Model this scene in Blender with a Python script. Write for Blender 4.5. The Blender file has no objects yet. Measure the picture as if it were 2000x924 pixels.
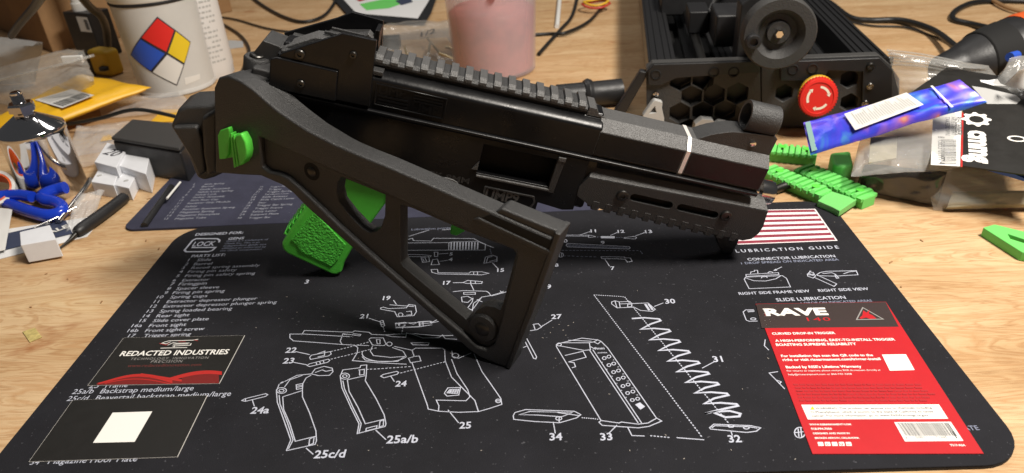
import bpy, bmesh, math, random
from mathutils import Vector, Matrix, noise
random.seed(7)
SC = bpy.context.scene
COL = SC.collection
K = 0.001                                    # all builder numbers are millimetres
# ------------------------------------------------------------------ camera
F = 1393.13; CX, CY = 1000.0, 462.0          # focal length and centre in photograph pixels
PITCH, ROLL, YAW = 0.534167, -0.063685, -0.043664
CAM = Vector((33.9, -415.5, 313.24))
cp, sp = math.cos(PITCH), math.sin(PITCH)
FW = Vector((math.sin(YAW)*cp, math.cos(YAW)*cp, -sp))
_r0 = Vector((math.cos(YAW), -math.sin(YAW), 0)); _u0 = _r0.cross(FW)
RT = math.cos(ROLL)*_r0 + math.sin(ROLL)*_u0
UP = -math.sin(ROLL)*_r0 + math.cos(ROLL)*_u0
cam = bpy.data.cameras.new('camera'); co = bpy.data.objects.new('camera', cam); COL.objects.link(co)
cam.sensor_width = 36; cam.lens = 36*F/2000; cam.clip_start = 0.01; cam.clip_end = 20
cam.dof.use_dof = True; cam.dof.focus_distance = 0.49; cam.dof.aperture_fstop = 11.0
m = Matrix((RT, UP, -FW)).transposed().to_4x4(); m.translation = CAM*K
co.matrix_world = m
SC.camera = co
# ------------------------------------------------------------------ light
wd = bpy.data.worlds.new('World'); SC.world = wd; wd.use_nodes = True
bg = wd.node_tree.nodes['Background']; bg.inputs[0].default_value = (0.96, 0.97, 1.0, 1); bg.inputs[1].default_value = 0.05
def area(name, loc, target, sx, sy, power, col):
    l = bpy.data.lights.new(name, 'AREA'); l.shape = 'RECTANGLE'; l.size = sx; l.size_y = sy; l.energy = power; l.color = col
    o = bpy.data.objects.new(name, l); COL.objects.link(o); o.location = loc
    o.rotation_euler = (Vector(target)-Vector(loc)).to_track_quat('-Z', 'Y').to_euler(); return o
area('bench_lamp', (0.66, -0.20, 1.22), (0.06, 0.06, 0), 0.5, 0.18, 33.0, (1.0, 0.93, 0.84))
area('reflection_fill', (-0.3, 1.3, 1.9), (0, 0.4, 0), 1.2, 0.3, 9.5, (1.0, 0.95, 0.90))  # weak light added at the back for reflections on the steel
SC.view_settings.view_transform = 'Standard'; SC.view_settings.look = 'None'
SC.view_settings.exposure = 0.12; SC.view_settings.gamma = 1
# ------------------------------------------------------------------ pixel helpers (mm)
def ray(px, py): return FW + RT*((px-CX)/F) + UP*((CY-py)/F)
def G(px, py, z=0.0):
    d = ray(px, py); return CAM + d*((z-CAM.z)/d.z)
def onplane(px, py, P, N):
    d = ray(px, py); return CAM + d*((P-CAM).dot(N)/d.dot(N))
def proj(P):
    d = P-CAM; w = d.dot(FW); return (CX+F*d.dot(RT)/w, CY-F*d.dot(UP)/w)
def zup(x, y, py):                           # height above (x, y) that shows at pixel row py
    lo, hi = -50.0, 600.0
    for _ in range(50):
        m_ = (lo+hi)/2
        if proj(Vector((x, y, m_)))[1] > py: lo = m_
        else: hi = m_
    return lo
def along(P, D, px):                         # point on P + t D that shows at pixel column px
    n = RT*F - FW*(px-CX); return P + D*(-(P-CAM).dot(n)/D.dot(n))
# ------------------------------------------------------------------ materials
def nt(name):
    mt = bpy.data.materials.new(name); mt.use_nodes = True
    t = mt.node_tree; return mt, t, t.nodes['Principled BSDF']
def node(t, typ, **kw):
    n = t.nodes.new(typ)
    for k, v in kw.items():
        if k in n.inputs: n.inputs[k].default_value = v
        else: setattr(n, k, v)
    return n
def ramp(t, stops):
    n = t.nodes.new('ShaderNodeValToRGB'); e = n.color_ramp.elements
    while len(e) < len(stops): e.new(0.5)
    for i, (p, c) in enumerate(stops): e[i].position = p; e[i].color = (*c, 1)
    return n
def pm(name, col, rough=0.5, metal=0.0, bump=0.0, bscale=900.0, var=0.0, vscale=60.0, alpha=1.0, spec=0.5, trans=0.0, coat=0.0, ior=1.45, rvar=0.0, bdist=.0006):
    mt, t, b = nt(name)
    b.inputs['Base Color'].default_value = (*col, 1); b.inputs['Roughness'].default_value = rough
    b.inputs['Metallic'].default_value = metal; b.inputs['Specular IOR Level'].default_value = spec
    b.inputs['Alpha'].default_value = alpha; b.inputs['Transmission Weight'].default_value = trans
    b.inputs['Coat Weight'].default_value = coat; b.inputs['IOR'].default_value = ior
    tc = t.nodes.new('ShaderNodeTexCoord')
    if bump:
        n = node(t, 'ShaderNodeTexNoise', Scale=bscale, Detail=3.0); t.links.new(tc.outputs['Object'], n.inputs['Vector'])
        bp = node(t, 'ShaderNodeBump', Strength=bump, Distance=bdist)
        t.links.new(n.outputs[0], bp.inputs['Height']); t.links.new(bp.outputs[0], b.inputs['Normal'])
    if var or rvar:
        n = node(t, 'ShaderNodeTexNoise', Scale=vscale, Detail=5.0, Roughness=0.65); t.links.new(tc.outputs['Object'], n.inputs['Vector'])
        if var:
            r = ramp(t, [(0.3, [c*(1-var) for c in col]), (0.7, [min(1, c*(1+var)) for c in col])])
            t.links.new(n.outputs[0], r.inputs[0]); t.links.new(r.outputs[0], b.inputs['Base Color'])
        if rvar:
            mr = node(t, 'ShaderNodeMapRange'); mr.inputs[1].default_value = .3; mr.inputs[2].default_value = .7
            mr.inputs[3].default_value = max(.02, rough-rvar); mr.inputs[4].default_value = min(1, rough+rvar)
            t.links.new(n.outputs[0], mr.inputs[0]); t.links.new(mr.outputs[0], b.inputs['Roughness'])
    return mt
def wood():
    mt, t, b = nt('plywood'); L = t.links.new
    tc = t.nodes.new('ShaderNodeTexCoord')
    def nz(sx, sy, sc, det, rough, dist=0.0, off=0):
        mp = t.nodes.new('ShaderNodeMapping'); mp.inputs['Scale'].default_value = (sx, sy, 1); mp.inputs['Location'].default_value = (off, off*.7, 0); mp.inputs['Rotation'].default_value = (0, 0, 0.03)
        L(tc.outputs['Object'], mp.inputs[0])
        n = node(t, 'ShaderNodeTexNoise', Scale=sc, Detail=det, Roughness=rough, Distortion=dist); L(mp.outputs[0], n.inputs['Vector']); return n
    broad = nz(1.0, 3.2, 2.6, 7, .62, 1.6)
    r1 = ramp(t, [(.25, (.36, .215, .10)), (.40, (.50, .33, .17)), (.55, (.585, .41, .235)), (.75, (.67, .505, .29))]); L(broad.outputs[0], r1.inputs[0])
    fine = nz(1.0, 16, 38, 9, .78, .8, 3)
    r2 = ramp(t, [(.28, (.48, .38, .30)), (.46, (.92, .89, .85)), (.6, (1, 1, 1)), (.8, (1.0, .98, .95))]); L(fine.outputs[0], r2.inputs[0])
    mx = t.nodes.new('ShaderNodeMix'); mx.data_type = 'RGBA'; mx.blend_type = 'MULTIPLY'; mx.inputs[0].default_value = .8
    L(r1.outputs[0], mx.inputs[6]); L(r2.outputs[0], mx.inputs[7])
    bands = nz(.55, 3.4, 9, 3, .5, 3.2, 9)
    r3 = ramp(t, [(.30, (1, 1, 1)), (.33, (.70, .50, .36)), (.37, (1, 1, 1)), (.46, (1, 1, 1)), (.49, (.68, .50, .36)), (.53, (1, 1, 1)), (.61, (.78, .60, .45)), (.66, (1, 1, 1))]); L(bands.outputs[0], r3.inputs[0])
    m2 = t.nodes.new('ShaderNodeMix'); m2.data_type = 'RGBA'; m2.blend_type = 'MULTIPLY'; m2.inputs[0].default_value = .6
    L(mx.outputs[2], m2.inputs[6]); L(r3.outputs[0], m2.inputs[7])
    st = nz(1.0, 1.9, 9, 4, .6, .5, 21)
    r4 = ramp(t, [(.64, (1, 1, 1)), (.73, (.62, .36, .22))]); L(st.outputs[0], r4.inputs[0])
    m3 = t.nodes.new('ShaderNodeMix'); m3.data_type = 'RGBA'; m3.blend_type = 'MULTIPLY'; m3.inputs[0].default_value = .8
    L(m2.outputs[2], m3.inputs[6]); L(r4.outputs[0], m3.inputs[7])
    L(m3.outputs[2], b.inputs['Base Color'])
    b.inputs['Roughness'].default_value = .62; b.inputs['Specular IOR Level'].default_value = .3
    bp = node(t, 'ShaderNodeBump', Strength=.35, Distance=.0008); L(fine.outputs[0], bp.inputs['Height']); L(bp.outputs[0], b.inputs['Normal'])
    return mt
def cloth(name, col, speck):
    mt, t, b = nt(name); L = t.links.new; tc = t.nodes.new('ShaderNodeTexCoord')
    n = node(t, 'ShaderNodeTexNoise', Scale=1400.0, Detail=2.0); L(tc.outputs['Object'], n.inputs['Vector'])
    n2 = node(t, 'ShaderNodeTexNoise', Scale=14.0, Detail=6.0, Roughness=.7); L(tc.outputs['Object'], n2.inputs['Vector'])
    r = ramp(t, [(.3, [c*.75 for c in col]), (.7, [c*1.3 for c in col])]); L(n2.outputs[0], r.inputs[0])
    v = node(t, 'ShaderNodeTexNoise', Scale=520.0, Detail=1.0); L(tc.outputs['Object'], v.inputs['Vector'])
    r2 = ramp(t, [(.72, (0, 0, 0)), (.80, speck)]); L(v.outputs[0], r2.inputs[0])
    a = t.nodes.new('ShaderNodeMix'); a.data_type = 'RGBA'; a.blend_type = 'ADD'; a.inputs[0].default_value = 1
    L(r.outputs[0], a.inputs[6]); L(r2.outputs[0], a.inputs[7]); L(a.outputs[2], b.inputs['Base Color'])
    b.inputs['Roughness'].default_value = .88; b.inputs['Specular IOR Level'].default_value = .25
    bp = node(t, 'ShaderNodeBump', Strength=.5, Distance=.0005); L(n.outputs[0], bp.inputs['Height']); L(bp.outputs[0], b.inputs['Normal'])
    return mt
def clear(name, col, a, rough=.12, bscale=25.0, bump=.5):
    mt, t, b = nt(name); L = t.links.new; tc = t.nodes.new('ShaderNodeTexCoord')
    b.inputs['Base Color'].default_value = (*col, 1); b.inputs['Roughness'].default_value = rough; b.inputs['Alpha'].default_value = a
    n = node(t, 'ShaderNodeTexNoise', Scale=bscale, Detail=4.0, Distortion=.6); L(tc.outputs['Object'], n.inputs['Vector'])
    bp = node(t, 'ShaderNodeBump', Strength=bump, Distance=.004); L(n.outputs[0], bp.inputs['Height']); L(bp.outputs[0], b.inputs['Normal'])
    b.inputs['Specular IOR Level'].default_value = .8
    return mt
def holo():
    mt, t, b = nt('holographic_film'); L = t.links.new; tc = t.nodes.new('ShaderNodeTexCoord')
    n = node(t, 'ShaderNodeTexNoise', Scale=26.0, Detail=2.0, Distortion=1.6); L(tc.outputs['Object'], n.inputs['Vector'])
    r = ramp(t, [(.24, (.10, .42, .36)), (.34, (.05, .22, .55)), (.44, (.04, .07, .70)), (.56, (.08, .06, .72)), (.64, (.26, .12, .60)), (.70, (.60, .18, .22)), (.78, (.70, .62, .20))])
    L(n.outputs[0], r.inputs[0]); L(r.outputs[0], b.inputs['Base Color'])
    b.inputs['Metallic'].default_value = .2; b.inputs['Roughness'].default_value = .34; b.inputs['Coat Weight'].default_value = .15; b.inputs['Coat Roughness'].default_value = .2
    return mt
MT = {}
MT['wood'] = wood()
MT['mat'] = cloth('black_mat_cloth', (.0105, .0105, .0135), (.05, .05, .055))
MT['mat2'] = cloth('slate_mat_cloth', (.035, .036, .060), (.05, .05, .06))
MT['rubber'] = pm('mat_rubber', (.012, .012, .012), .8)
MT['print'] = pm('white_ink', (.46, .48, .56), .8, var=.12, vscale=300)
MT['print_dim'] = pm('grey_ink', (.20, .22, .30), .8, var=.15, vscale=300)
MT['print2'] = pm('pale_grey_ink', (.30, .31, .36), .8, var=.15, vscale=400)
MT['flag_red'] = pm('flag_red_ink', (.22, .025, .045), .85, var=.15, vscale=200)
MT['flag_white'] = pm('flag_white_ink', (.72, .66, .67), .85)
MT['gun'] = pm('black_printed_nylon', (.024, .0240, .0242), .47, bump=.9, bscale=1500, var=.12, vscale=40, spec=.75)
MT['gun_s'] = pm('black_satin_plastic', (.005, .005, .0056), .32, bump=.12, bscale=500, spec=.36, rvar=.08)
MT['gun_lit'] = pm('lit_facet_nylon', (.055, .0545, .054), .50, bump=1.0, bscale=1300, spec=1.0)  # black nylon with the brightness of lit facets put into its colour
MT['void'] = pm('black_plastic_cavity_shade', (.004, .004, .004), .8)  # near-black: recess shade put into the colour; also some plain black parts
MT['screw'] = pm('black_oxide_steel', (.06, .058, .055), .38, metal=.9, bump=.1)
MT['steel'] = pm('polished_steel', (.62, .60, .57), .14, metal=1, bump=.03, bscale=60)
MT['chrome'] = pm('mirror_steel', (.66, .65, .66), .08, metal=1, rvar=.05, vscale=25)
MT['green'] = pm('green_print_plastic', (.10, .62, .062), .45, bump=.25, bscale=700, var=.08, vscale=80)
MT['green_t'] = pm('green_stipple_plastic', (.085, .55, .055), .5, bump=1.0, bscale=520, bdist=.0022)
MT['green_d'] = pm('green_matte_plastic', (.15, .60, .13), .55, bump=.2)
MT['green_p'] = pm('pale_green_plastic', (.16, .52, .14), .5, bump=.15)
MT['black'] = pm('black_plastic', (.014, .014, .015), .45, bump=.2, bscale=500, rvar=.1)
MT['black_g'] = pm('black_grain_plastic', (.038, .037, .036), .6, bump=.7, bscale=700)
MT['anod'] = pm('black_anodised', (.016, .016, .017), .42, metal=.3)
MT['cablem'] = pm('black_cable', (.012, .012, .012), .42)
MT['white'] = pm('white_plastic', (.70, .71, .74), .55, bump=.15, bscale=600, var=.04)
MT['ink'] = pm('black_marker', (.02, .02, .03), .6)
MT['card_k'] = pm('black_card', (.010, .0092, .008), .5, rvar=.06, vscale=90)
MT['card_e'] = pm('card_edge', (.65, .62, .58), .7)
MT['card_w'] = pm('white_card_print', (.78, .76, .72), .6)
MT['card_g'] = pm('grey_card_print', (.26, .25, .24), .6)
MT['card_r'] = pm('red_card', (.44, .013, .018), .42, var=.05, vscale=50)
MT['card_rd'] = pm('dark_red_print', (.34, .010, .014), .6)
MT['wave'] = pm('red_wave_print', (.42, .018, .014), .5)
MT['wave2'] = pm('dark_red_wave_print', (.16, .010, .008), .5)
MT['url'] = pm('brown_red_print', (.13, .022, .018), .6)
MT['header'] = pm('dark_card_header', (.038, .026, .024), .45)
MT['blue'] = pm('blue_vinyl', (.010, .045, .48), .25, coat=.4)
MT['orange'] = pm('orange_plastic', (.62, .10, .02), .4)
MT['red'] = pm('red_plastic', (.62, .025, .018), .35, bump=.05)
MT['cream'] = pm('cream_paint', (.75, .68, .55), .6)
MT['yellow'] = pm('yellow_mailer', (.78, .44, .015), .42, var=.1, vscale=30, bump=.3, bscale=60)
MT['yel'] = pm('yellow_plastic', (.60, .36, .02), .5)
MT['label'] = pm('white_label', (.68, .67, .64), .6)
MT['dgrey'] = pm('dark_grey_print', (.09, .09, .09), .7)
MT['mgrey'] = pm('grey_print', (.40, .40, .39), .7)
MT['hz_red'] = pm('hazard_red', (.66, .022, .018), .45)
MT['hz_blue'] = pm('hazard_blue', (.022, .085, .50), .45)
MT['hz_yel'] = pm('hazard_yellow', (.72, .52, .02), .45)
MT['cardboard'] = pm('cardboard', (.30, .17, .075), .8, var=.15, vscale=20)
MT['bag'] = clear('clear_bag_film', (.78, .78, .77), .27, rough=.1, bump=1.0, bscale=48)
MT['bag2'] = clear('cloudy_bag_film', (.50, .50, .48), .34, rough=.14, bump=.9, bscale=42)
MT['bag3'] = clear('grey_bag_film', (.42, .42, .41), .60, rough=.3)
MT['bag_shadow'] = clear('shadow_bag_film', (.035, .035, .035), .82, rough=.2, bump=.8)  # film darkened to near black: shadow put into its colour
MT['tub'] = pm('milky_plastic', (.68, .68, .66), .30, alpha=.78, spec=.5, var=.05, vscale=15)
MT['cup'] = clear('frosted_cup', (.62, .50, .52), .36, rough=.3, bscale=12, bump=.15)
MT['redfill'] = pm('red_filling', (.50, .13, .115), .5, var=.35, vscale=35)
MT['paper'] = pm('white_paper', (.70, .70, .70), .7)
MT['navy'] = pm('navy_print', (.035, .045, .085), .6)
MT['brass'] = pm('pale_brass', (.62, .50, .30), .35, metal=.8)
MT['tan'] = pm('tan_contents', (.36, .32, .22), .6, var=.2)
MT['holo'] = holo()
MT['wire_r'] = pm('red_wire', (.5, .05, .03), .4); MT['wire_y'] = pm('yellow_wire', (.75, .45, .03), .4)
MT['crumb'] = pm('wood_crumb', (.30, .27, .24), .8)
MT['cork'] = pm('yellowed_paper', (.45, .36, .13), .6, var=.3, vscale=300)
# ------------------------------------------------------------------ mesh helpers
INV = {}
def mk(name, V, Fc, mat, parent=None, local=False, smooth=None, bevel=0, seg=2, merge=False, sub=0, label=None, cat=None, group=None, kind=None, bang=35):
    V = [Vector(v) for v in V]
    off = Vector((0, 0, 0))
    if parent is not None:
        if not local: iv = INV[parent.name]; V = [iv @ v for v in V]
    else:
        n = len(V); off = Vector((sum(v.x for v in V)/n, sum(v.y for v in V)/n, min(v.z for v in V))); V = [v-off for v in V]
    me = bpy.data.meshes.new(name)
    me.from_pydata([v*K for v in V], [], Fc)
    bm = bmesh.new(); bm.from_mesh(me)
    if merge:
        bmesh.ops.remove_doubles(bm, verts=bm.verts, dist=2e-6)
        bmesh.ops.dissolve_limit(bm, angle_limit=.02, verts=bm.verts, edges=bm.edges)
    bmesh.ops.recalc_face_normals(bm, faces=bm.faces)
    bm.to_mesh(me); bm.free()
    me.materials.append(MT[mat])
    if smooth is not None:
        me.shade_smooth(); me.set_sharp_from_angle(angle=math.radians(smooth))
    o = bpy.data.objects.new(name, me); COL.objects.link(o); o.location = off*K
    if parent is not None: o.parent = parent; INV[o.name] = INV[parent.name]
    else: INV[o.name] = Matrix.Translation(-off)
    if bevel:
        b = o.modifiers.new('bevel', 'BEVEL'); b.width = bevel*K; b.segments = seg; b.limit_method = 'ANGLE'; b.angle_limit = math.radians(bang)
        me.shade_smooth(); me.set_sharp_from_angle(angle=math.radians(bang)); b.harden_normals = False
        if seg > 1:
            w = o.modifiers.new('wn', 'WEIGHTED_NORMAL'); w.keep_sharp = False
            me.set_sharp_from_angle(angle=math.pi)
    if sub:
        s = o.modifiers.new('sub', 'SUBSURF'); s.levels = s.render_levels = sub
    if label: o['label'] = label
    if cat: o['category'] = cat
    if group: o['group'] = group
    if kind: o['kind'] = kind
    return o
def root(name, label, cat, loc, M3=None, group=None):
    o = bpy.data.objects.new(name, None); COL.objects.link(o); o.empty_display_size = .02
    m_ = (M3.to_4x4() if M3 else Matrix.Identity(4)); mm = m_.copy(); mm.translation = Vector(loc); INV[o.name] = mm.inverted()
    ms = m_.copy(); ms.translation = Vector(loc)*K; o.matrix_world = ms
    o['label'] = label; o['category'] = cat
    if group: o['group'] = group
    return o
def cp_part(o, parent, dloc):                # a repeat of a part, shifted in its parent's frame (mm)
    c = o.copy(); COL.objects.link(c); c.parent = parent; c.location = o.location + Vector(dloc)*K; return c
def box(c, s, ax=None):
    c = Vector(c); X, Y, Z = ax if ax else (Vector((1, 0, 0)), Vector((0, 1, 0)), Vector((0, 0, 1)))
    V = [c + X*(s[0]*.5*i) + Y*(s[1]*.5*j) + Z*(s[2]*.5*k) for i in (-1, 1) for j in (-1, 1) for k in (-1, 1)]
    return V, [(0, 1, 3, 2), (4, 6, 7, 5), (0, 4, 5, 1), (2, 3, 7, 6), (0, 2, 6, 4), (1, 5, 7, 3)]
def add(A, B):
    n = len(A[0]); return A[0]+B[0], A[1]+[tuple(i+n for i in f) for f in B[1]]
def prism(P, D):                              # closed polygon of points, extruded by D
    n = len(P); P = [Vector(p) for p in P]; V = P+[p+Vector(D) for p in P]
    return V, [tuple(range(n))[::-1], tuple(range(n, 2*n))]+[(i, (i+1) % n, n+(i+1) % n, n+i) for i in range(n)]
def holes(loops, depth, fr):                  # outline plus holes (2D), extruded; fr(x, y, d) -> point
    cu = bpy.data.curves.new('c', 'CURVE'); cu.dimensions = '2D'; cu.fill_mode = 'BOTH'; cu.extrude = depth/2
    for lp in loops:
        s = cu.splines.new('POLY'); s.points.add(len(lp)-1); s.use_cyclic_u = True
        for i, (x, y) in enumerate(lp): s.points[i].co = (x, y, 0, 1)
    o = bpy.data.objects.new('c', cu); me = bpy.data.meshes.new_from_object(o)
    V = [fr(v.co.x, v.co.y, v.co.z+depth/2) for v in me.vertices]; Fc = [tuple(p.vertices) for p in me.polygons]
    bpy.data.objects.remove(o); bpy.data.curves.remove(cu); bpy.data.meshes.remove(me)
    return V, Fc
def lathe(prof, n, c, ax=None, capb=True, capt=True):
    c = Vector(c); X, Y, Z = ax if ax else (Vector((1, 0, 0)), Vector((0, 1, 0)), Vector((0, 0, 1)))
    V, Fc = [], []
    for r, z in prof:
        for i in range(n):
            a = 2*math.pi*i/n; V.append(c + X*(r*math.cos(a)) + Y*(r*math.sin(a)) + Z*z)
    for k in range(len(prof)-1):
        for i in range(n): Fc.append((k*n+i, k*n+(i+1) % n, (k+1)*n+(i+1) % n, (k+1)*n+i))
    if capb: Fc.append(tuple(range(n))[::-1])
    if capt: Fc.append(tuple(range((len(prof)-1)*n, len(prof)*n)))
    return V, Fc
def spline(P, k=8):
    P = [Vector(p) for p in P]; Q = [P[0]*2-P[1]]+P+[P[-1]*2-P[-2]]; out = []
    for i in range(1, len(Q)-2):
        a, b, c_, d = Q[i-1:i+3]
        for j in range(k):
            t = j/k; out.append(.5*((2*b)+(c_-a)*t+(2*a-5*b+4*c_-d)*t*t+(3*b-a-3*c_+d)*t**3))
    return out+[P[-1]]
def tube(P, r, n=10, cap=True):
    V, Fc = [], []; N = len(P)
    R = r if isinstance(r, (list, tuple)) else [r]*N
    up = None
    for i, p in enumerate(P):
        d = (P[min(i+1, N-1)]-P[max(i-1, 0)]).normalized()
        if up is None: up = Vector((0, 0, 1)) if abs(d.z) < .9 else Vector((0, 1, 0))
        s = d.cross(up).normalized(); up = s.cross(d).normalized()
        for j in range(n):
            a = 2*math.pi*j/n; V.append(p+(s*math.cos(a)+up*math.sin(a))*R[i])
    for i in range(N-1):
        for j in range(n): Fc.append((i*n+j, i*n+(j+1) % n, (i+1)*n+(j+1) % n, (i+1)*n+j))
    if cap: Fc += [tuple(range(n))[::-1], tuple(range((N-1)*n, N*n))]
    return V, Fc
def grid(c4, nu, nv, fz=None):                # bilinear patch, corners in order round; fz(u, v) -> offset
    A, B, C_, D = [Vector(p) for p in c4]; V = []; Fc = []
    for j in range(nv+1):
        for i in range(nu+1):
            u, v = i/nu, j/nv; p = (A*(1-u)+B*u)*(1-v)+(D*(1-u)+C_*u)*v
            V.append(p+(fz(u, v) if fz else Vector((0, 0, 0))))
    for j in range(nv):
        for i in range(nu): q = j*(nu+1)+i; Fc.append((q, q+1, q+nu+2, q+nu+1))
    return V, Fc
def pillow(c4, th, seed, nu=26, nv=16, wr=1.0, fr=4.0, flat=.15):
    c4 = [Vector(p) for p in c4]; N = (c4[1]-c4[0]).cross(c4[3]-c4[0]).normalized()
    if N.z < 0: N = -N
    def h(u, v): 
        e = max(0, min(u, 1-u, v, 1-v)); return min(1, e/flat)**.6
    def wv(u, v): return noise.noise(Vector((u*fr+seed, v*fr*.7, seed*1.7)))+.5*noise.noise(Vector((u*fr*2.7, v*fr*2.1+seed, seed)))
    top = grid(c4, nu, nv, lambda u, v: N*(th*h(u, v)*.55+wr*wv(u, v)+.4))
    bot = grid(c4, nu, nv, lambda u, v: N*(-th*h(u, v)*.45+wr*wv(u, v)*(1-h(u, v))))
    n = len(top[0]); V = top[0]+bot[0]; Fc = top[1]+[tuple(reversed([i+n for i in f])) for f in bot[1]]
    ring = [i for i in range(nu)]+[nu+j*(nu+1) for j in range(nv)]+[nv*(nu+1)+i for i in range(nu, 0, -1)]+[j*(nu+1) for j in range(nv, 0, -1)]
    for a in range(len(ring)):
        i, j = ring[a], ring[(a+1) % len(ring)]; Fc.append((i, i+n, j+n, j))
    return V, Fc
def quadpx(q): return [G(a, b, z) for a, b, z in q]
# ---- flat print: ribbons and lettering
_lv = [0]
def ribbons(name, lines, parent, z=3.06, w=.62, mat='print', local=None):
    V, Fc = [], []
    for ln in lines:
        P = [p if isinstance(p, Vector) else G(p[0], p[1], z) for p in ln]
        Q = [P[0]]
        for p in P[1:]:
            if (p-Q[-1]).length > .05: Q.append(p)
        closed = len(Q) > 3 and (Q[0]-Q[-1]).length < .6
        if closed: Q[-1] = Q[0]
        if len(Q) < 2: continue
        _lv[0] = (_lv[0]+1) % 14; dz = .012*_lv[0]
        n = len(Q); b = len(V)
        for i in range(n):
            if closed: a_, c_ = Q[(i-1) % (n-1)], Q[(i+1) % (n-1)]; d1 = (Q[i]-Q[i-1 if i else n-2]).normalized(); d2 = (Q[(i+1) if i < n-1 else 1]-Q[i]).normalized()
            else: d1 = (Q[i]-Q[i-1]).normalized() if i else (Q[1]-Q[0]).normalized(); d2 = (Q[i+1]-Q[i]).normalized() if i < n-1 else d1
            t = d1+d2
            t = t.normalized() if t.length > .2 else d1
            nn = Vector((-t.y, t.x, 0)); k = 1/max(.5, abs(nn.dot(Vector((-d1.y, d1.x, 0)))))
            V += [Q[i]+nn*(w*.5*k)+Vector((0, 0, dz)), Q[i]-nn*(w*.5*k)+Vector((0, 0, dz))]
        for i in range(n-1): q = b+2*i; Fc.append((q, q+1, q+3, q+2))
    return mk(name, V, Fc, mat, parent, kind='stuff' if len(lines) > 1 else None)
def dashes(a, b, n, duty=.6):
    a = G(*a, 3.06); b = G(*b, 3.06); return [[a+(b-a)*(i/n), a+(b-a)*((i+duty)/n)] for i in range(n)]
TXT = {}
def tmesh(s, bold=0.0, space=1.0):
    k = (s, bold, space)
    if k in TXT: return TXT[k]
    cu = bpy.data.curves.new('t', 'FONT'); cu.body = s; cu.size = 1; cu.offset = bold; cu.space_character = space; cu.resolution_u = 2; cu.fill_mode = 'FRONT'
    o = bpy.data.objects.new('t', cu); me = bpy.data.meshes.new_from_object(o)
    V = [(v.co.x, v.co.y) for v in me.vertices]; Fc = [tuple(p.vertices) for p in me.polygons]
    bpy.data.objects.remove(o); bpy.data.curves.remove(cu); bpy.data.meshes.remove(me)
    x0 = min(v[0] for v in V); x1 = max(v[0] for v in V); TXT[k] = (V, Fc, x0, x1-x0); return TXT[k]
def text3(s, P, X, Y, width, asp=1.0, bold=0.0, space=1.0, ref=None):
    V, Fc, x0, w = tmesh(s, bold, space); k = width/(tmesh(ref, bold, space)[3] if ref else w)
    return [P+X*((x-x0)*k)+Y*(y*k*asp) for x, y in V], Fc
EX, EY, EZ = Vector((1, 0, 0)), Vector((0, 1, 0)), Vector((0, 0, 1))
def textpx(s, a, x1, z, X=EX, asp=1.0, bold=0.0, space=1.0, ref=None):
    P = G(a[0], a[1], z); E_ = along(P, X, x1); Y = EZ.cross(X)
    return text3(s, P, X, Y, (E_-P).length, asp, bold, space, ref)
def lettering(name, items, parent, z, mat, X=EX, asp=1.0, bold=0.0):   # each line of print is a part of its own
    for it in items:
        t, x, y, x1 = it[:4]; kw = it[4] if len(it) > 4 else {}
        kk = dict(asp=asp, bold=bold); kk.update(kw); A = textpx(t, (x, y), x1, z, X, **kk)
        mk(name, A[0], A[1], mat, parent)
def cr(ox, oy, sc, L): return [[(ox+sc*x, oy+sc*y) for x, y in l] for l in L]
def ell(cx, cy, rx, ry, n=16, a0=0, a1=360, rot=0):
    o = []
    for i in range(n+1):
        a = math.radians(a0+(a1-a0)*i/n); x, y = rx*math.cos(a), ry*math.sin(a); c, s = math.cos(math.radians(rot)), math.sin(math.radians(rot))
        o.append((cx+x*c-y*s, cy+x*s+y*c))
    return o
def rrect(x0, y0, x1, y1, r, n=8):
    P = []
    for cx, cy, a in ((x1-r, y0+r, -90), (x1-r, y1-r, 0), (x0+r, y1-r, 90), (x0+r, y0+r, 180)):
        for i in range(n+1): t = math.radians(a+90*i/n); P.append((cx+r*math.cos(t), cy+r*math.sin(t)))
    return P
# ================================================================== bench and mats
V, Fc = box((0, 500, -9), (4200, 3400, 18)); mk('workbench_top', V, Fc, 'wood', kind='structure')
MW, MD = 583.9, 299.1
mat = root('gun_cleaning_mat', 'large black cloth mat printed with a white exploded parts diagram', 'mat', (0, 0, 0))
V, Fc = prism([(x, y, .02) for x, y in rrect(-MW/2, -MD/2, MW/2, MD/2, 27)], (0, 0, 1.9)); mk('rubber_backing', V, Fc, 'rubber', mat, smooth=30)
V, Fc = prism([(x, y, 1.95) for x, y in rrect(-MW/2, -MD/2, MW/2, MD/2, 27)], (0, 0, 1.05)); mk('cloth_face', V, Fc, 'mat', mat, bevel=.5, seg=2)
o, s = (80, 430), .26
def c1(L): return [(t, o[0]+s*x, o[1]+s*y, o[0]+s*x1, *r) for t, x, y, x1, *r in L]
lettering('printed_heading', c1([('DESIGNED FOR:', 1155, 117, 1515), ('GEN5', 1402, 148, 1520), ('PARTS LIST:', 1125, 280, 1380)]), mat, 3.08, 'print', bold=.02)
lettering('printed_notice', c1([('Glock is a trademark of', 1390, 163, 1703), ('Glock Inc. This is an', 1378, 182, 1640), ('independent guide not', 1368, 200, 1690), ('affiliated or endorsed by', 1356, 218, 1688), ('the Glock Corporation', 1342, 236, 1655)]), mat, 3.08, 'print_dim')
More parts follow.
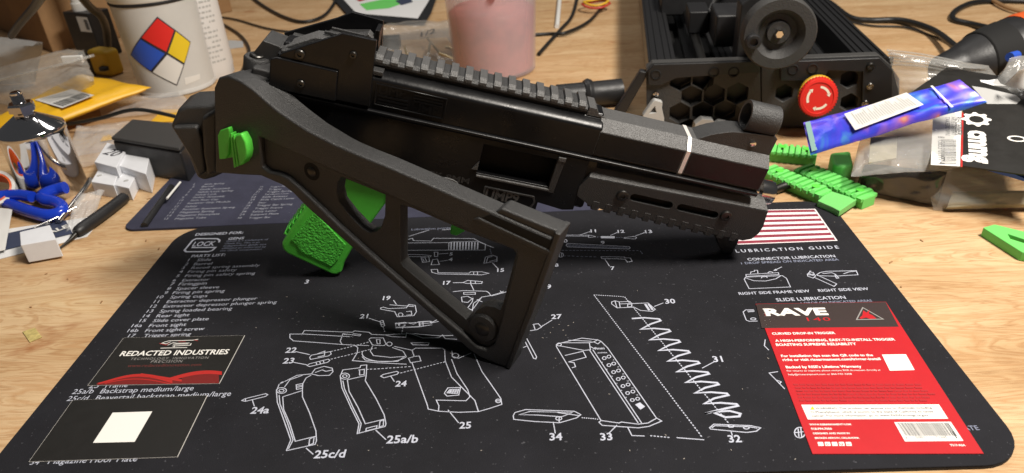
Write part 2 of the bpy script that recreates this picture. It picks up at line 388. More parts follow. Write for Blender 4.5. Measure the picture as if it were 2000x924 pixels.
LST = [('1', 'Slide', 1100, 1168, 1275, 309), ('2', 'Barrel', 1075, 1143, 1280, 340), ('3', 'Recoil spring assembly', 1053, 1125, 1640, 368), ('4', 'Firing pin safety', 1032, 1100, 1465, 397),
 ('5', 'Firing pin safety spring', 1012, 1078, 1605, 428), ('6', 'Extractor', 985, 1057, 1262, 461), ('7', 'Firingpin', 965, 1030, 1240, 492), ('8', 'Spacer sleeve', 943, 1012, 1335, 524), ('9', 'Firing pin spring', 920, 985, 1375, 556),
 ('10', 'Spring cups', 865, 967, 1245, 589), ('11', 'Extractor depressor plunger', 843, 940, 1620, 623), ('12', 'Extractor depressor plunger spring', 817, 915, 1768, 658), ('13', 'Spring loaded bearing', 790, 887, 1432, 695),
 ('14', 'Rear sight', 762, 862, 1110, 731), ('15', 'Slide cover plate', 735, 836, 1255, 767), ('16a', 'Front sight', 675, 805, 1085, 805), ('16b', 'Front sight screw', 645, 778, 1222, 842), ('17', 'Trigger spring', 650, 765, 1120, 880)]
NW = {1: 22, 2: 48, 3: 85}
lettering('printed_parts_list', c1([(n, x, y, x+(x1-x0), dict(ref=t)) for n, t, x, x0, x1, y in LST]+[(t, x0, y, x1) for n, t, x, x0, x1, y in LST]), mat, 3.08, 'print', asp=.88)
o, s = (60, 640), .3073
lettering('printed_parts_list', c1([('25', 365, 385, 425), ('Frame', 470, 382, 612), ('25a/b', 258, 422, 392), ('Backstrap medium/large', 437, 418, 1030), ('25c/d', 225, 466, 355), ('Beavertail backstrap medium/large', 405, 462, 1268), ('34', -10, 872, 45), ('Magazine Floor Plate', 105, 866, 670)]), mat, 3.08, 'print')
# maker's mark in its slanted frame
o, s = (250, 400), .1082
ribbons('printed_logo', cr(250, 400, .1082, [[(1640, 680), (1655, 640), (1610, 612), (1230, 612), (1170, 640), (1020, 820), (1050, 848), (1450, 845), (1520, 825), (1580, 770), (1150, 772)]]), mat, w=1.7)
lettering('printed_logo_lettering', [('LOCK', 250+.1082*1150, 400+.1082*752, 250+.1082*1545, dict(asp=1.5, bold=.015))], mat, 3.09, 'print')
# right-hand guide
o, s = (1420, 430), .2273
lettering('printed_guide_heading', c1([('LUBRICATION GUIDE', 80, 278, 965, dict(space=1.45)), ('CONNECTOR LUBRICATION', 180, 348, 935), ('RIGHT SIDE FRAME VIEW', 105, 642, 715), ('RIGHT SIDE VIEW', 790, 616, 1222), ('SLIDE LUBRICATION', 428, 698, 1025)]), mat, 3.08, 'print', bold=.012)
lettering('printed_guide_note', c1([('1', 125, 380, 145, dict(ref='0')), ('DROP SPREAD ON INDICATED AREA', 158, 378, 965), ('1 DROP ON INDICATED AREAS', 640, 722, 1250)]), mat, 3.08, 'print_dim', bold=.01)
lettering('printed_guide_note', [('PLATE', 1868, 841, 1914)], mat, 3.08, 'print_dim', bold=.01)
# flag: each stripe
FA, FB, FC_, FD = [G(1380+.18*x, 360+.18*y, 3.06) for x, y in ((190, 292), (1165, 275), (1395, 605), (335, 646))]
for i in range(13):
    a, b = i/13, (i+1)/13
    q = [FA+(FD-FA)*a, FB+(FC_-FB)*a, FB+(FC_-FB)*b, FA+(FD-FA)*b]
    q = [p+(q[2]-q[1])*(.02 if k < 2 else -.02) for k, p in enumerate(q)]
    mk('flag_stripe', q, [(0, 1, 2, 3)], 'flag_red' if i % 2 == 0 else 'flag_white', mat)
ribbons('flag_border', [[FA+Vector((0, .6, .02)), FB+Vector((.9, .6, .02)), FC_+Vector((.9, -.6, .02)), FD+Vector((0, -.6, .02))]], mat, w=1.2, mat='flag_white')
# numbers beside the drawings
NUM = [('11', 1154, 454, 16), ('12', 1207, 455, 16), ('13', 1261, 455.5, 17), ('9', 1174, 477, 8), ('10', 1095, 474, 17), ('8', 1083, 521, 8), ('7', 1193, 527, 8), ('5', 877.6, 499, 7), ('4', 875.5, 510, 8), ('15', 971, 531, 17), ('17', 865, 556, 17),
 ('28', 943.7, 602, 19), ('29', 1058, 564, 19), ('27', 1077, 623, 20), ('30', 1299.7, 593, 21), ('31', 1394, 707, 24), ('33', 1173, 860, 26), ('34', 1073.5, 860, 26), ('32', 1424.5, 864, 26), ('21', 702, 622, 19), ('22', 556.4, 689, 21), ('23', 551.5, 710, 22), ('24', 771.4, 755, 22), ('24a', 488, 808, 36), ('25', 896.6, 837, 24), ('25a/b', 753.9, 866, 62), ('25c/d', 611.9, 895, 61), ('19', 747, 586, 18), ('3', 594, 554, 9)]
lettering('printed_number', [(t, x, y, x+w, dict(ref='0'*len(t)) if t.isdigit() else {}) for t, x, y, w in NUM], mat, 3.08, 'print', bold=.02)
lettering('printed_caption', [('Lubrication points', 803, 450, 880)], mat, 3.08, 'print_dim')
def draw(ox, oy, sc, L, w=.6, mt='print'): ribbons('printed_drawing', cr(ox, oy, sc, L), mat, w=w, mat=mt)
# frame drawing, back straps, pins
draw(440, 600, .3507, [
 [(360, 150), (440, 150), (700, 165), (712, 170), (655, 148), (640, 190), (650, 208), (480, 195), (380, 188), (360, 172), (360, 150)],
 [(430, 148), (440, 130), (710, 140), (720, 132), (800, 140), (815, 152), (890, 155)], [(655, 148), (750, 160), (755, 152), (710, 148)],
 [(650, 208), (720, 212), (738, 225), (735, 255), (708, 298), (850, 310), (1010, 318)],
 [(890, 155), (930, 165), (1005, 168), (1010, 145), (1040, 150), (1100, 172), (1190, 170), (1210, 155), (1225, 175), (1290, 180)],
 [(890, 155), (960, 150), (1005, 150)], [(1040, 150), (1060, 148), (1090, 152), (1190, 160), (1270, 158)],
 [(1035, 200), (1045, 210), (1130, 212), (1135, 200), (1125, 198), (1035, 200)],
 [(800, 180), (810, 172), (880, 172), (895, 205), (885, 215), (820, 212), (800, 180)], [(842, 182), (862, 182), (862, 205), (846, 205), (842, 182)], ell(914, 206, 15, 11),
 [(730, 212), (800, 214)], [(940, 218), (1040, 240), (1060, 228), (1210, 228), (1222, 240), (1225, 300), (1215, 310)],
 ell(890, 258, 128, 46, 24, 20, 200), [(762, 275), (780, 295), (850, 302), (960, 302), (1005, 270), (990, 245), (930, 225)],
 [(820, 218), (808, 245), (825, 270), (920, 280), (1000, 275)], [(1040, 240), (1052, 275), (1020, 285), (1032, 310), (1090, 300), (1080, 272), (1052, 275)],
 [(1040, 310), (1125, 545), (1130, 568), (1190, 580), (1300, 586), (1410, 582), (1470, 565), (1540, 542), (1535, 510), (1480, 430), (1430, 360), (1385, 260)],
 [(1225, 300), (1260, 390), (1340, 470), (1390, 520), (1410, 582)], [(1260, 290), (1290, 370), (1350, 460), (1362, 500), (1340, 522), (1175, 518), (1190, 550), (1187, 580)],
 [(1220, 480), (1240, 450), (1310, 448), (1300, 490), (1235, 496), (1220, 480)], [(1235, 478), (1250, 460), (1300, 458), (1292, 482), (1235, 478)], [(1243, 468), (1298, 466)], [(1240, 474), (1296, 473)], [(1258, 460), (1250, 480)], [(1272, 460), (1264, 480)], [(1286, 460), (1278, 480)],
 ell(1520, 522, 14, 10), [(1508, 522), (1532, 522)], [(1262, 240), (1265, 275), (1300, 285), (1370, 255)], ell(1282, 270, 18, 13), [(1240, 572), (1300, 645)]])
draw(440, 600, .3507, [
 [(340, 800), (365, 740), (330, 640), (290, 530), (285, 470), (300, 430), (330, 415), (400, 380), (480, 372), (500, 345), (550, 330), (595, 340), (600, 360), (580, 380), (520, 382), (480, 372)],
 [(500, 365), (540, 350), (560, 358), (600, 350)], [(340, 800), (500, 765), (508, 745), (505, 690), (470, 590), (430, 500), (430, 430), (450, 395), (480, 378)],
 [(320, 500), (430, 465)], [(320, 500), (325, 570), (360, 650), (390, 748), (470, 728), (505, 720)], [(352, 790), (378, 740), (345, 640), (305, 540), (300, 490)], ell(313, 465, 28, 16), ell(313, 465, 14, 8),
 [(395, 432), (432, 425), (430, 452), (397, 458), (395, 432)], [(400, 440), (430, 434)], [(400, 447), (430, 441)], [(470, 735), (495, 722), (490, 760), (466, 768), (470, 735)], [(450, 785), (490, 820)],
 [(330, 445), (360, 405), (430, 380)], [(300, 430), (315, 418), (330, 415)]])
draw(440, 600, .3507, [
 [(735, 705), (745, 650), (700, 560), (650, 450), (640, 385), (655, 350), (750, 338), (755, 325), (788, 322), (785, 380), (780, 410), (840, 510), (885, 600), (895, 650), (890, 665), (735, 705)],
 [(680, 405), (780, 382)], [(680, 405), (690, 470), (740, 560), (780, 650), (885, 625)], [(745, 700), (757, 650), (712, 560), (664, 455), (655, 410)], ell(666, 385, 26, 17), ell(666, 385, 12, 8),
 [(748, 350), (775, 345), (773, 375), (748, 378), (748, 350)], [(862, 635), (882, 628), (880, 660), (857, 668), (862, 635)], [(785, 675), (845, 660), (842, 675), (783, 690), (785, 675)], [(838, 685), (895, 738)]])
draw(440, 600, .3507, [
 [(92, 520), (110, 510), (225, 482), (237, 488), (225, 497), (112, 525), (92, 520)], [(112, 510), (114, 525)], [(150, 515), (162, 552)],
 [(865, 385), (880, 375), (955, 358), (966, 364), (958, 374), (884, 394), (865, 385)], [(920, 382), (942, 415)],
 [(470, 280), (480, 268), (585, 248), (590, 262), (575, 272), (475, 292), (470, 280)], [(510, 262), (555, 245), (552, 270), (515, 278)], [(392, 248), (470, 265)],
 [(455, 325), (470, 316), (575, 290), (582, 298), (570, 308), (470, 332), (455, 325)], [(380, 308), (455, 322)], [(505, 306), (510, 320)], [(525, 301), (530, 315)], [(545, 297), (550, 310)],
 [(862, 78), (878, 74), (888, 104), (870, 108), (862, 78)], [(800, 62), (862, 82)], [(866, 88), (882, 84)], [(868, 98), (885, 94)],
 [(948, 90), (1000, 85), (1050, 95), (1075, 82), (1140, 78), (1150, 98), (1080, 108), (1000, 112), (950, 112), (948, 90)], ell(985, 100, 16, 10), [(1150, 85), (1185, 68)], [(1082, 85), (1085, 105)], [(1082, 95), (1145, 88)]])
ribbons('printed_dashes', dashes((646, 687), (722, 668), 12)+dashes((646, 702), (738, 679), 14)+dashes((700, 723), (805, 716), 14)+dashes((782, 729), (872, 706), 14)+dashes((748, 638), (752, 650), 3)+dashes((787, 640), (784, 655), 3), mat, w=.6)
# sear, trigger group and slide drawings under the stock
draw(400, 330, .498, [
 [(690, 545), (700, 542), (720, 548), (790, 545), (800, 532), (825, 535), (830, 560), (820, 575), (780, 578), (755, 580), (745, 560), (690, 550), (690, 545)], ell(768, 572, 9, 7), [(790, 560), (810, 558), (812, 572), (790, 574)], [(725, 533), (820, 540)], [(740, 515), (752, 532)],
 [(785, 605), (840, 602), (888, 598), (890, 612), (840, 620), (750, 624), (748, 608), (785, 605)], ell(772, 611, 12, 8), [(840, 602), (842, 618)], [(855, 600), (857, 617)], [(890, 604), (920, 598)],
 [(800, 265), (880, 240)], [(930, 240), (990, 235)]])
draw(780, 420, .303, [
 [(40, 162), (85, 150), (90, 165), (205, 168), (220, 150), (480, 152), (525, 178), (580, 200), (610, 212)], [(30, 180), (320, 178), (318, 226), (30, 228)], [(320, 178), (335, 174), (510, 170), (555, 188), (552, 226), (318, 226)],
 [(30, 254), (150, 256), (205, 262), (200, 270), (60, 268)], [(140, 275), (190, 268), (195, 300), (150, 306), (140, 275)], [(150, 280), (160, 300)], [(165, 275), (175, 298)], [(215, 288), (245, 284), (258, 320), (205, 322), (215, 288)],
 [(225, 240), (248, 240), (247, 268), (227, 268), (225, 240)], [(250, 252), (315, 248)], [(260, 300), (312, 292)],
 [(545, 312), (555, 272), (600, 260), (630, 270), (628, 300), (545, 312)], [(560, 310), (570, 275), (600, 268)], [(580, 300), (625, 290)], [(600, 308), (635, 345)],
 [(205, 352), (245, 350), (250, 372), (450, 375), (460, 366), (530, 366), (578, 376), (530, 386), (455, 384), (250, 380), (210, 370), (205, 352)], [(480, 366), (478, 384)], [(505, 366), (503, 385)],
 [(345, 437), (410, 436)], [(410, 436), (440, 422), (535, 430), (530, 442), (440, 442), (410, 436)], [(460, 424), (460, 441)], [(490, 426), (490, 442)], [(460, 445), (480, 485)],
 [(345, 495), (410, 488), (560, 492), (575, 500), (590, 520), (530, 530), (480, 600), (465, 612), (440, 600), (470, 560), (475, 535)], [(415, 500), (490, 500), (490, 512), (415, 512), (415, 500)], [(400, 530), (440, 525), (470, 540), (440, 565), (405, 560), (400, 530)], [(470, 620), (478, 570), (520, 540)], [(590, 520), (660, 500), (650, 490)], [(660, 500), (672, 490)], [(535, 560), (500, 545)]])
draw(780, 420, .303, [[(335+19*i, 176), (333+19*i, 224)] for i in range(10)], w=1.1)
draw(780, 420, .303, [
 [(1030, 130), (1150, 130), (1220, 132)], [(1030, 136), (1150, 137), (1220, 138)], [(1220, 130), (1250, 134), (1265, 140), (1220, 145), (1220, 130)], [(1235, 105), (1160, 130)],
 [(1410, 110), (1360, 132)], [(1585, 112), (1520, 136)], [(1450, 146), (1510, 138), (1530, 145), (1520, 155), (1450, 150), (1450, 146)], [(1300, 188), (1300, 186)],
 [(1080, 186), (1100, 184), (1480, 204), (1488, 212), (1480, 220), (1085, 206), (1075, 196), (1080, 186)], [(1020, 185), (1040, 180)],
 ell(1040, 258, 18, 14), [(1032, 246), (1032, 270)], [(1046, 246), (1046, 270)], [(1000, 245), (1020, 248)], [(980, 295), (998, 312)], [(1300, 270), (1450, 272), (1455, 278), (1490, 278), (1500, 300), (1470, 305), (1455, 285), (1305, 282), (1300, 270)], [(1325, 285), (1355, 330)]])
draw(780, 420, .303, [[(1085+9.2*i, 188+.45*i), (1090+9.2*i, 205+.3*i)] for i in range(43)], w=.45, mt='print_dim')
draw(780, 420, .303, [[(1300, 143), (1388, 144)]], w=3.4)
ribbons('printed_dashes', dashes((1090, 489), (1250, 490), 22)+dashes((1100, 500), (1168, 502), 8)+dashes((1250, 490), (1256, 497), 2)+dashes((1166, 463), (1176, 463), 2)+dashes((1203, 464), (1218, 464), 3)+dashes((957, 486), (960, 497), 3), mat, w=.5, mat='print_dim')
# magazine, spring and follower
draw(960, 540, .4154, [
 [(305, 320), (330, 312), (425, 290), (500, 298), (515, 305), (545, 335), (775, 665), (800, 680), (740, 705), (690, 712), (520, 700), (505, 685), (515, 678), (305, 330), (305, 320)], ell(318, 320, 10, 7),
 [(330, 312), (460, 312), (480, 308), (500, 298)], [(318, 326), (435, 348), (465, 345), (460, 312)], [(360, 300), (470, 305)], [(345, 372), (430, 352), (445, 380), (362, 402)], [(362, 402), (388, 406), (395, 425), (378, 430)],
 [(460, 345), (690, 690)], [(476, 345), (706, 690)], [(515, 678), (600, 690), (610, 685), (690, 695), (735, 690), (775, 668)], [(480, 308), (500, 318), (515, 305)], [(465, 330), (485, 342)],
 [(590, 700), (550, 740)], [(640, 708), (660, 748), (720, 750)], [(870, 758), (1000, 768)],
 [(102, 655), (110, 640), (160, 626), (390, 634), (420, 650), (400, 665), (320, 688), (200, 682), (105, 672), (102, 655)], [(130, 650), (180, 635), (380, 640), (330, 660), (220, 652), (130, 650)], [(310, 640), (415, 655)], ell(316, 668, 14, 8), [(318, 660), (318, 686)], [(290, 684), (300, 738)],
 [(565, 120), (580, 115), (600, 120), (650, 118), (660, 128), (735, 125), (770, 155), (755, 165), (700, 160), (670, 145), (590, 148), (565, 130), (565, 120)], [(580, 115), (590, 148)], [(600, 120), (605, 146)], [(600, 130), (650, 128)], [(640, 132), (660, 130), (658, 142), (640, 144), (640, 132)], [(765, 142), (808, 125)],
 [(150, 290), (198, 385), (208, 388), (212, 378), (162, 285)], [(128, 342), (165, 328)], [(160, 240), (180, 228), (220, 222), (235, 238), (215, 250), (165, 258), (160, 240)], [(198, 228), (205, 250)], [(232, 238), (285, 205)], [(80, 70), (0, 92)],
 [(1025, 712), (1045, 695), (1220, 702), (1265, 712), (1245, 728), (1200, 734), (1030, 718), (1025, 712)], [(1035, 712), (1050, 702), (1215, 708), (1250, 714)], ell(1126, 704, 14, 6), ell(1198, 712, 13, 6), [(1126, 730), (1132, 748)], [(1050, 400), (990, 432)]])
draw(960, 540, .4154, [[(722, 130), (742, 160)], [(738, 130), (758, 158)]], w=1.6)
spr = []
for i in range(9):
    x, y = 660+42.5*i, 198+50*i; spr += [(x, y), (x+60+2*i, y-4), (x+128+3*i, y+2), (x+135+3*i, y+10), (x+90, y+25)]
spr += [(1003, 645), (1060, 635), (1120, 632), (1170, 645), (1165, 658), (1100, 662), (1045, 640)]
draw(960, 540, .4154, [spr], w=1.5)
ho = []
for i in range(7): ho.append(ell(530+22*i, 384+33*i, 9, 7, 10)); ho.append(ell(552+22.5*i, 377+33*i, 9, 7, 10))
draw(960, 540, .4154, ho, w=.55)
sm = []
for i in range(6):
    for dx in (-14, 62): sm += [(('%d' % (6+2*i)), 960+.4154*(528+22*i+dx*.7), 540+.4154*(404+33*i-dx*.15), 960+.4154*(528+22*i+dx*.7+10), dict(ref='00'))]
lettering('printed_witness_number', sm+[('9mm', 960+.4154*484, 540+.4154*344, 960+.4154*532), ('AUSTRIA', 960+.4154*498, 540+.4154*362, 960+.4154*545)], mat, 3.09, 'print', bold=.02)
mk('printed_mark', [G(960+.4154*x, 540+.4154*y, 3.1) for x, y in ((675, 602), (698, 592), (722, 612), (700, 626))], [(0, 1, 2, 3)], 'print', mat)
ribbons('printed_dashes', dashes((1160, 576), (1372, 855), 70)+dashes((1160, 576), (1220, 580), 14)+dashes((1220, 580), (1424, 828), 62)+dashes((1136, 816), (1170, 819), 8)+dashes((1270, 851), (1310, 855), 6), mat, w=.7)
# guide drawings on the right
draw(1420, 430, .2273, [
 [(190, 590), (545, 575), (510, 500), (475, 478), (160, 490), (148, 510), (190, 590)], [(162, 468), (440, 452), (446, 468), (165, 484), (162, 468)], [(202, 462), (205, 445), (235, 442), (236, 432), (262, 432), (265, 458)], [(350, 455), (365, 443), (385, 445), (395, 455)], [(165, 500), (230, 522), (330, 525), (420, 505), (460, 480)], [(295, 500), (298, 490), (340, 486), (345, 497)],
 [(470, 403), (415, 430)], [(690, 465), (712, 445), (740, 450), (760, 480), (740, 498), (695, 482), (690, 465)], [(712, 445), (712, 438), (722, 438)], ell(710, 466, 8, 6), ell(735, 470, 8, 6), [(745, 490), (920, 570), (942, 548), (770, 470)], [(770, 470), (800, 450), (860, 440), (1110, 435), (1125, 470), (1040, 475), (930, 482), (780, 478), (770, 470)], [(820, 460), (900, 452), (930, 465), (960, 498), (940, 500), (925, 470)], [(1000, 462), (1050, 445), (1105, 440)],
 [(230, 770), (160, 772), (138, 790), (165, 860), (190, 870), (262, 868)], [(175, 782), (235, 778)], [(180, 790), (235, 786)], ell(225, 850, 22, 9)])
mk('printed_arrow', [G(1420+.2273*x, 430+.2273*y, 3.1) for x, y in ((396, 436), (418, 418), (432, 432))], [(0, 1, 2)], 'print', mat)
draw(1460, 580, .3463, [[(210, 520), (122, 430), (172, 422)], [(165, 470), (190, 480), (180, 492)], [(100, 240), (95, 275), (120, 300)], ell(295, 765, 30, 30, 20), [(285, 742), (290, 790)], [(300, 738), (306, 792)], [(264, 766), (322, 760)]])
# grey-blue second mat behind
mat2 = root('parts_list_mat', 'slate blue cloth mat with two columns of part names, behind the black mat', 'mat', (-130, 225, 0))
V, Fc = prism([(x, y, .02) for x, y in rrect(-352, 151.0, 92, 330, 12)], (0, 0, 2.5)); mk('cloth_face', V, Fc, 'mat2', mat2, bevel=.4)
o, s = (300, 320), .2164
C1 = [('4', 'Slide Spring', 350, 455, 635, 190), ('5', 'Barrel', 345, 430, 535, 213), ('6', 'Guide Assembly', 322, 413, 690, 238), ('7', 'Safety Lock Spring', 300, 395, 715, 262), ('8', 'Safety Lock', 280, 372, 565, 287), ('9', 'Striker Assembly', 250, 350, 640, 311), ('10', 'Slide Rear Cap', 230, 330, 580, 337), ('11', 'Receiver Grip Module', 212, 302, 690, 364), ('12', 'Safety', 187, 280, 388, 393), ('12', 'Receiver Retention Spring', 163, 258, 730, 419), ('13', 'Magazine Spring', 140, 235, 545, 447), ('14', 'Magazine Floorplate', 118, 212, 590, 475), ('15', 'Magazine Tube', 92, 188, 470, 504)]
C2 = [('19', 'Trigger Pin', 960, 1050, 1190, 213), ('20', 'Trigger', 938, 1035, 1155, 238), ('21', 'Trigger Spring', 918, 1018, 1250, 260), ('22', 'Takedown Lever', 897, 998, 1220, 282), ('23', 'Slide Release', 877, 978, 1205, 307), ('24', 'Slide Catch Lever', 868, 960, 1270, 331), ('25', 'Sear', 848, 942, 1015, 358), ('26', 'Trigger Bar Spring', 830, 927, 1250, 384), ('27', 'Trigger Frame', 808, 908, 1160, 411), ('28', 'Safety Lever', 790, 888, 1108, 439), ('29', 'Support Plate', 772, 870, 1125, 467), ('30', 'Trigger Bar', 752, 855, 1055, 496)]
lettering('printed_list', c1([(n, x, y, x+(x1-x0), dict(ref=t)) for n, t, x, x0, x1, y in C1+C2]+[(t, x0, y, x1) for n, t, x, x0, x1, y in C1+C2]), mat2, 2.62, 'print2')
# ================================================================== cards on the mat
def card(name, label, BL, BR, TR, th, zb, body, edge=None):
    P = [G(*BL, zb+th), G(*BR, zb+th), G(*TR, zb+th)]; P.append(P[0]+P[2]-P[1])
    r = root(name, label, 'card', (P[0]+P[2])*.5-EZ*th)
    V, Fc = prism([p-EZ*th for p in P], (0, 0, th)); mk('card_stock', V, Fc, edge or body, r)
    q = [p+EZ*.03 for p in P]; c = sum(q, Vector())/4; q = [c+(p-c)*.996 for p in q]
    mk('printed_face', q, [(0, 1, 2, 3)], body, r)
    return r, q, (P[1]-P[0]).normalized()
zc = 3.02; th = .45; zt = zc+th+.06
bc, q, X = card('business_card', 'black business card with white lettering over red waves', (171, 753), (428.5, 749), (478, 655), th, zc, 'card_k', 'card_e')
o, s = (60, 640), .3073
lettering('card_name', c1([('REDACTED INDUSTRIES', 562, 180, 1250)]), bc, zt, 'card_w', X, bold=.02)
lettering('card_motto', c1([('TECHNOLOGY. INNOVATION', 630, 206, 1125, dict(space=1.25)), ('PRECISION', 760, 224, 958, dict(space=1.2))]), bc, zt, 'card_g', X)
lettering('card_web_address', c1([('www.redactedinnovation.com', 612, 251, 1080)]), bc, zt, 'url', X)
ribbons('card_emblem', cr(60, 640, .3073, [[(822, 105), (850, 92), (880, 84), (960, 82), (1030, 80), (1065, 74)], [(870, 112), (905, 96), (930, 100), (1010, 98)], [(835, 98), (860, 104), (890, 90)], [(900, 118), (1015, 112), (1020, 100)], [(905, 106), (1000, 104)], [(825, 131), (995, 127)], [(910, 126), (915, 114)]]), bc, z=zt, w=.55, mat='card_w')
ribbons('card_emblem_accent', cr(60, 640, .3073, [[(818, 100), (860, 112), (880, 98)], [(940, 92), (985, 90)], [(1040, 78), (1062, 84)]]), bc, z=zt+.2, w=.4, mat='wave')
def wave(fn0, fn1, x0, x1, mt, dz):
    V, Fc = [], []; n = 24
    for i in range(n+1):
        x = x0+(x1-x0)*i/n; a, b = fn0(x), fn1(x); V += [G(60+.3073*x, 640+.3073*a, zt+dz), G(60+.3073*x, 640+.3073*b, zt+dz)]
    for i in range(n): Fc.append((2*i, 2*i+1, 2*i+3, 2*i+2))
    mk('card_wave', V, Fc, mt, bc)
ba = lambda x: 364-.0125*(x-365)
w1 = lambda x: 352-58*math.sin(math.pi*max(0, min(1, (x-420)/560)))**1.2
w2 = lambda x: 356-40*math.sin(math.pi*max(0, min(1, (x-420)/500)))
wave(lambda x: min(w1(x), ba(x)-.5), ba, 420, 975, 'wave2', 0)
wave(w1, lambda x: min(w1(x)+9+.03*(x-420), ba(x)), 430, 900, 'wave', .02)
wave(lambda x: min(w2(x)+8, ba(x)-3), lambda x: min(w2(x)+13, ba(x)), 470, 890, 'wave', .04)
w3 = lambda x: 322-50*math.sin(math.pi*max(0, min(1, (x-870)/520)))
wave(w3, lambda x: min(w3(x)+22, ba(x)), 880, 1215, 'wave', .06)
wave(lambda x: w3(x)+22, lambda x: ba(x), 960, 1196, 'wave2', .05)
wave(lambda x: 290+.15*(x-700), lambda x: 300+.17*(x-700), 700, 960, 'wave', .08)
bc2, q, X = card('business_card', 'plain black business card with a blank white square, over the list', (56, 902), (346.5, 892.5), (405, 772), th, zc, 'card_k', 'card_e')
mk('white_square', [G(a, b, zt) for a, b in ((181.5, 865), (263, 863), (297.5, 803.5), (220, 806))], [(0, 1, 2, 3)], 'card_w', bc2)
rc, q, X = card('product_card', 'red cardboard product card with dark header and white print', (1587, 886.5), (1921.5, 886), (1730, 589.5), .5, zc, 'card_r')
zt = zc+.5+.06
o, s = (1460, 580), .3463
HT = [G(o[0]+s*x, o[1]+s*y, zt) for x, y in ((80, 176), (853, 168))]
t0 = G(1466, 592, zt); t1 = G(1730, 589.5, zt); mk('dark_header', [HT[0], HT[1], q[2]+EZ*.03, q[3]+EZ*.03], [(0, 1, 2, 3)], 'header', rc)
zl = zt+.08
lettering('header_name', c1([('RAVE', 102, 105, 458, dict(asp=.62, bold=.045))]), rc, zl, 'card_w', X)
lettering('header_model', c1([('140', 340, 136, 472, dict(asp=.5, space=1.1))]), rc, zl, 'card_r', X)
mk('header_tick', [G(o[0]+s*x, o[1]+s*y, zl) for x, y in ((88, 68), (98, 68), (110, 106), (100, 106))], [(0, 1, 2, 3)], 'card_r', rc)
ribbons('emblem_frame', cr(1460, 580, .3463, [[(650, 60), (615, 128), (765, 125), (650, 60)]]), rc, z=zl, w=.8, mat='card_g')
mk('emblem_beast', [G(o[0]+s*x, o[1]+s*y, zl+.1) for x, y in ((652, 76), (672, 88), (690, 72), (684, 94), (706, 104), (728, 122), (690, 124), (668, 116), (640, 124), (632, 118), (648, 104))], [tuple(range(11))], 'card_r', rc)
lettering('headline', c1([('CURVED DROP-IN TRIGGER', 140, 213, 497), ('A HIGH-PERFORMING, EASY-TO-INSTALL TRIGGER', 158, 253, 835), ('BOASTING SUPREME RELIABILITY', 163, 276, 617), ('For installation tips scan the QR code to the', 192, 339, 710), ('right or visit risearmament.com/trigger-install', 200, 361, 753), ("Backed by RISE's Lifetime Warranty", 218, 402, 645)]), rc, zl, 'card_w', X, bold=.03)
lettering('small_print', c1([('For returns or inquiries, please contact RISE Armament directly at', 224, 421, 752), ('help@risearmament.com or 844-747-3308', 232, 442, 590)]), rc, zl, 'card_w', X)
random.seed(11); wb = []
for k, (x, y, x1) in enumerate(((258, 494, 985), (268, 512, 968), (275, 530, 1010), (280, 548, 1035), (285, 566, 1010), (292, 584, 985))):
    while x < x1:                                # print too fine to read: word-long dashes
        w = random.uniform(14, 46); wb.append([(1460+.3463*x, 580+.3463*y), (1460+.3463*(x+w), 580+.3463*y)]); x += w+7
ribbons('dark_print', wb, rc, z=zl, w=1.3, mat='card_rd')
def patch(name, L, mt, par, z, m=None): return mk(name, [G(o[0]+s*x, o[1]+s*y, z) for x, y in L], [tuple(range(len(L)))], mt, par)
patch('blank_square', [(758, 325), (893, 323), (943, 412), (803, 416)], 'card_w', rc, zl)
patch('warning_panel', [(303, 608), (1080, 606), (1132, 687), (340, 691)], 'card_w', rc, zl)
patch('warning_sign', [(352, 636), (366, 616), (380, 635)], 'hz_yel', rc, zl+.08)
lettering('warning_print', c1([('WARNING: This product can expose you to chemicals including', 385, 634, 1042), ('O-Phenylphenol, which is known to the State of California to cause', 358, 655, 1050), ('cancer. For more information, go to www.P65Warnings.ca.gov.', 366, 676, 1027)]), rc, zl+.08, 'dgrey', X, bold=.012)
lettering('address_print', c1([('WWW.RISEARMAMENT.COM', 350, 724, 585), ('918.994.7050', 360, 749, 478), ('DESIGNED AND MADE IN', 372, 774, 578), ('BROKEN ARROW, OKLAHOMA', 382, 800, 632), ('TS17-RSA', 1145, 841, 1232)]), rc, zl, 'card_w', X, bold=.03)
for i, g in enumerate(('f', 'o', 't', 'u', 'in')):
    x = 395+39.5*i; patch('social_icon', [(x, 818), (x+30, 818), (x+36, 840), (x+5, 840)], 'card_w', rc, zl)
    lettering('social_letter', c1([(g, x+10, 836, x+(16 if g in 'ft' else 26))]), rc, zl+.08, 'card_r', X)
patch('barcode_panel', [(827, 706), (1146, 704), (1218, 812), (888, 815)], 'card_w', rc, zl)
x = 842; A = ([], []); random.seed(3)
while x < 1135:
    w = random.choice((3, 3, 5, 7)); f0 = (x-842)/293
    A = add(A, ([G(o[0]+s*a, o[1]+s*b, zl+.08) for a, b in ((x, 710), (x+w, 710), (x+w+50, 783), (x+50, 783))], [(0, 1, 2, 3)])); x += w+random.choice((3, 4, 5, 6))
mk('barcode_bars', A[0], A[1], 'dgrey', rc, kind='stuff')
lettering('barcode_digits', c1([('8', 895, 800, 905), ('50011', 952, 799, 1018), ('71305', 1066, 798, 1130), ('1', 1178, 798, 1186)]), rc, zl+.08, 'dgrey', X)
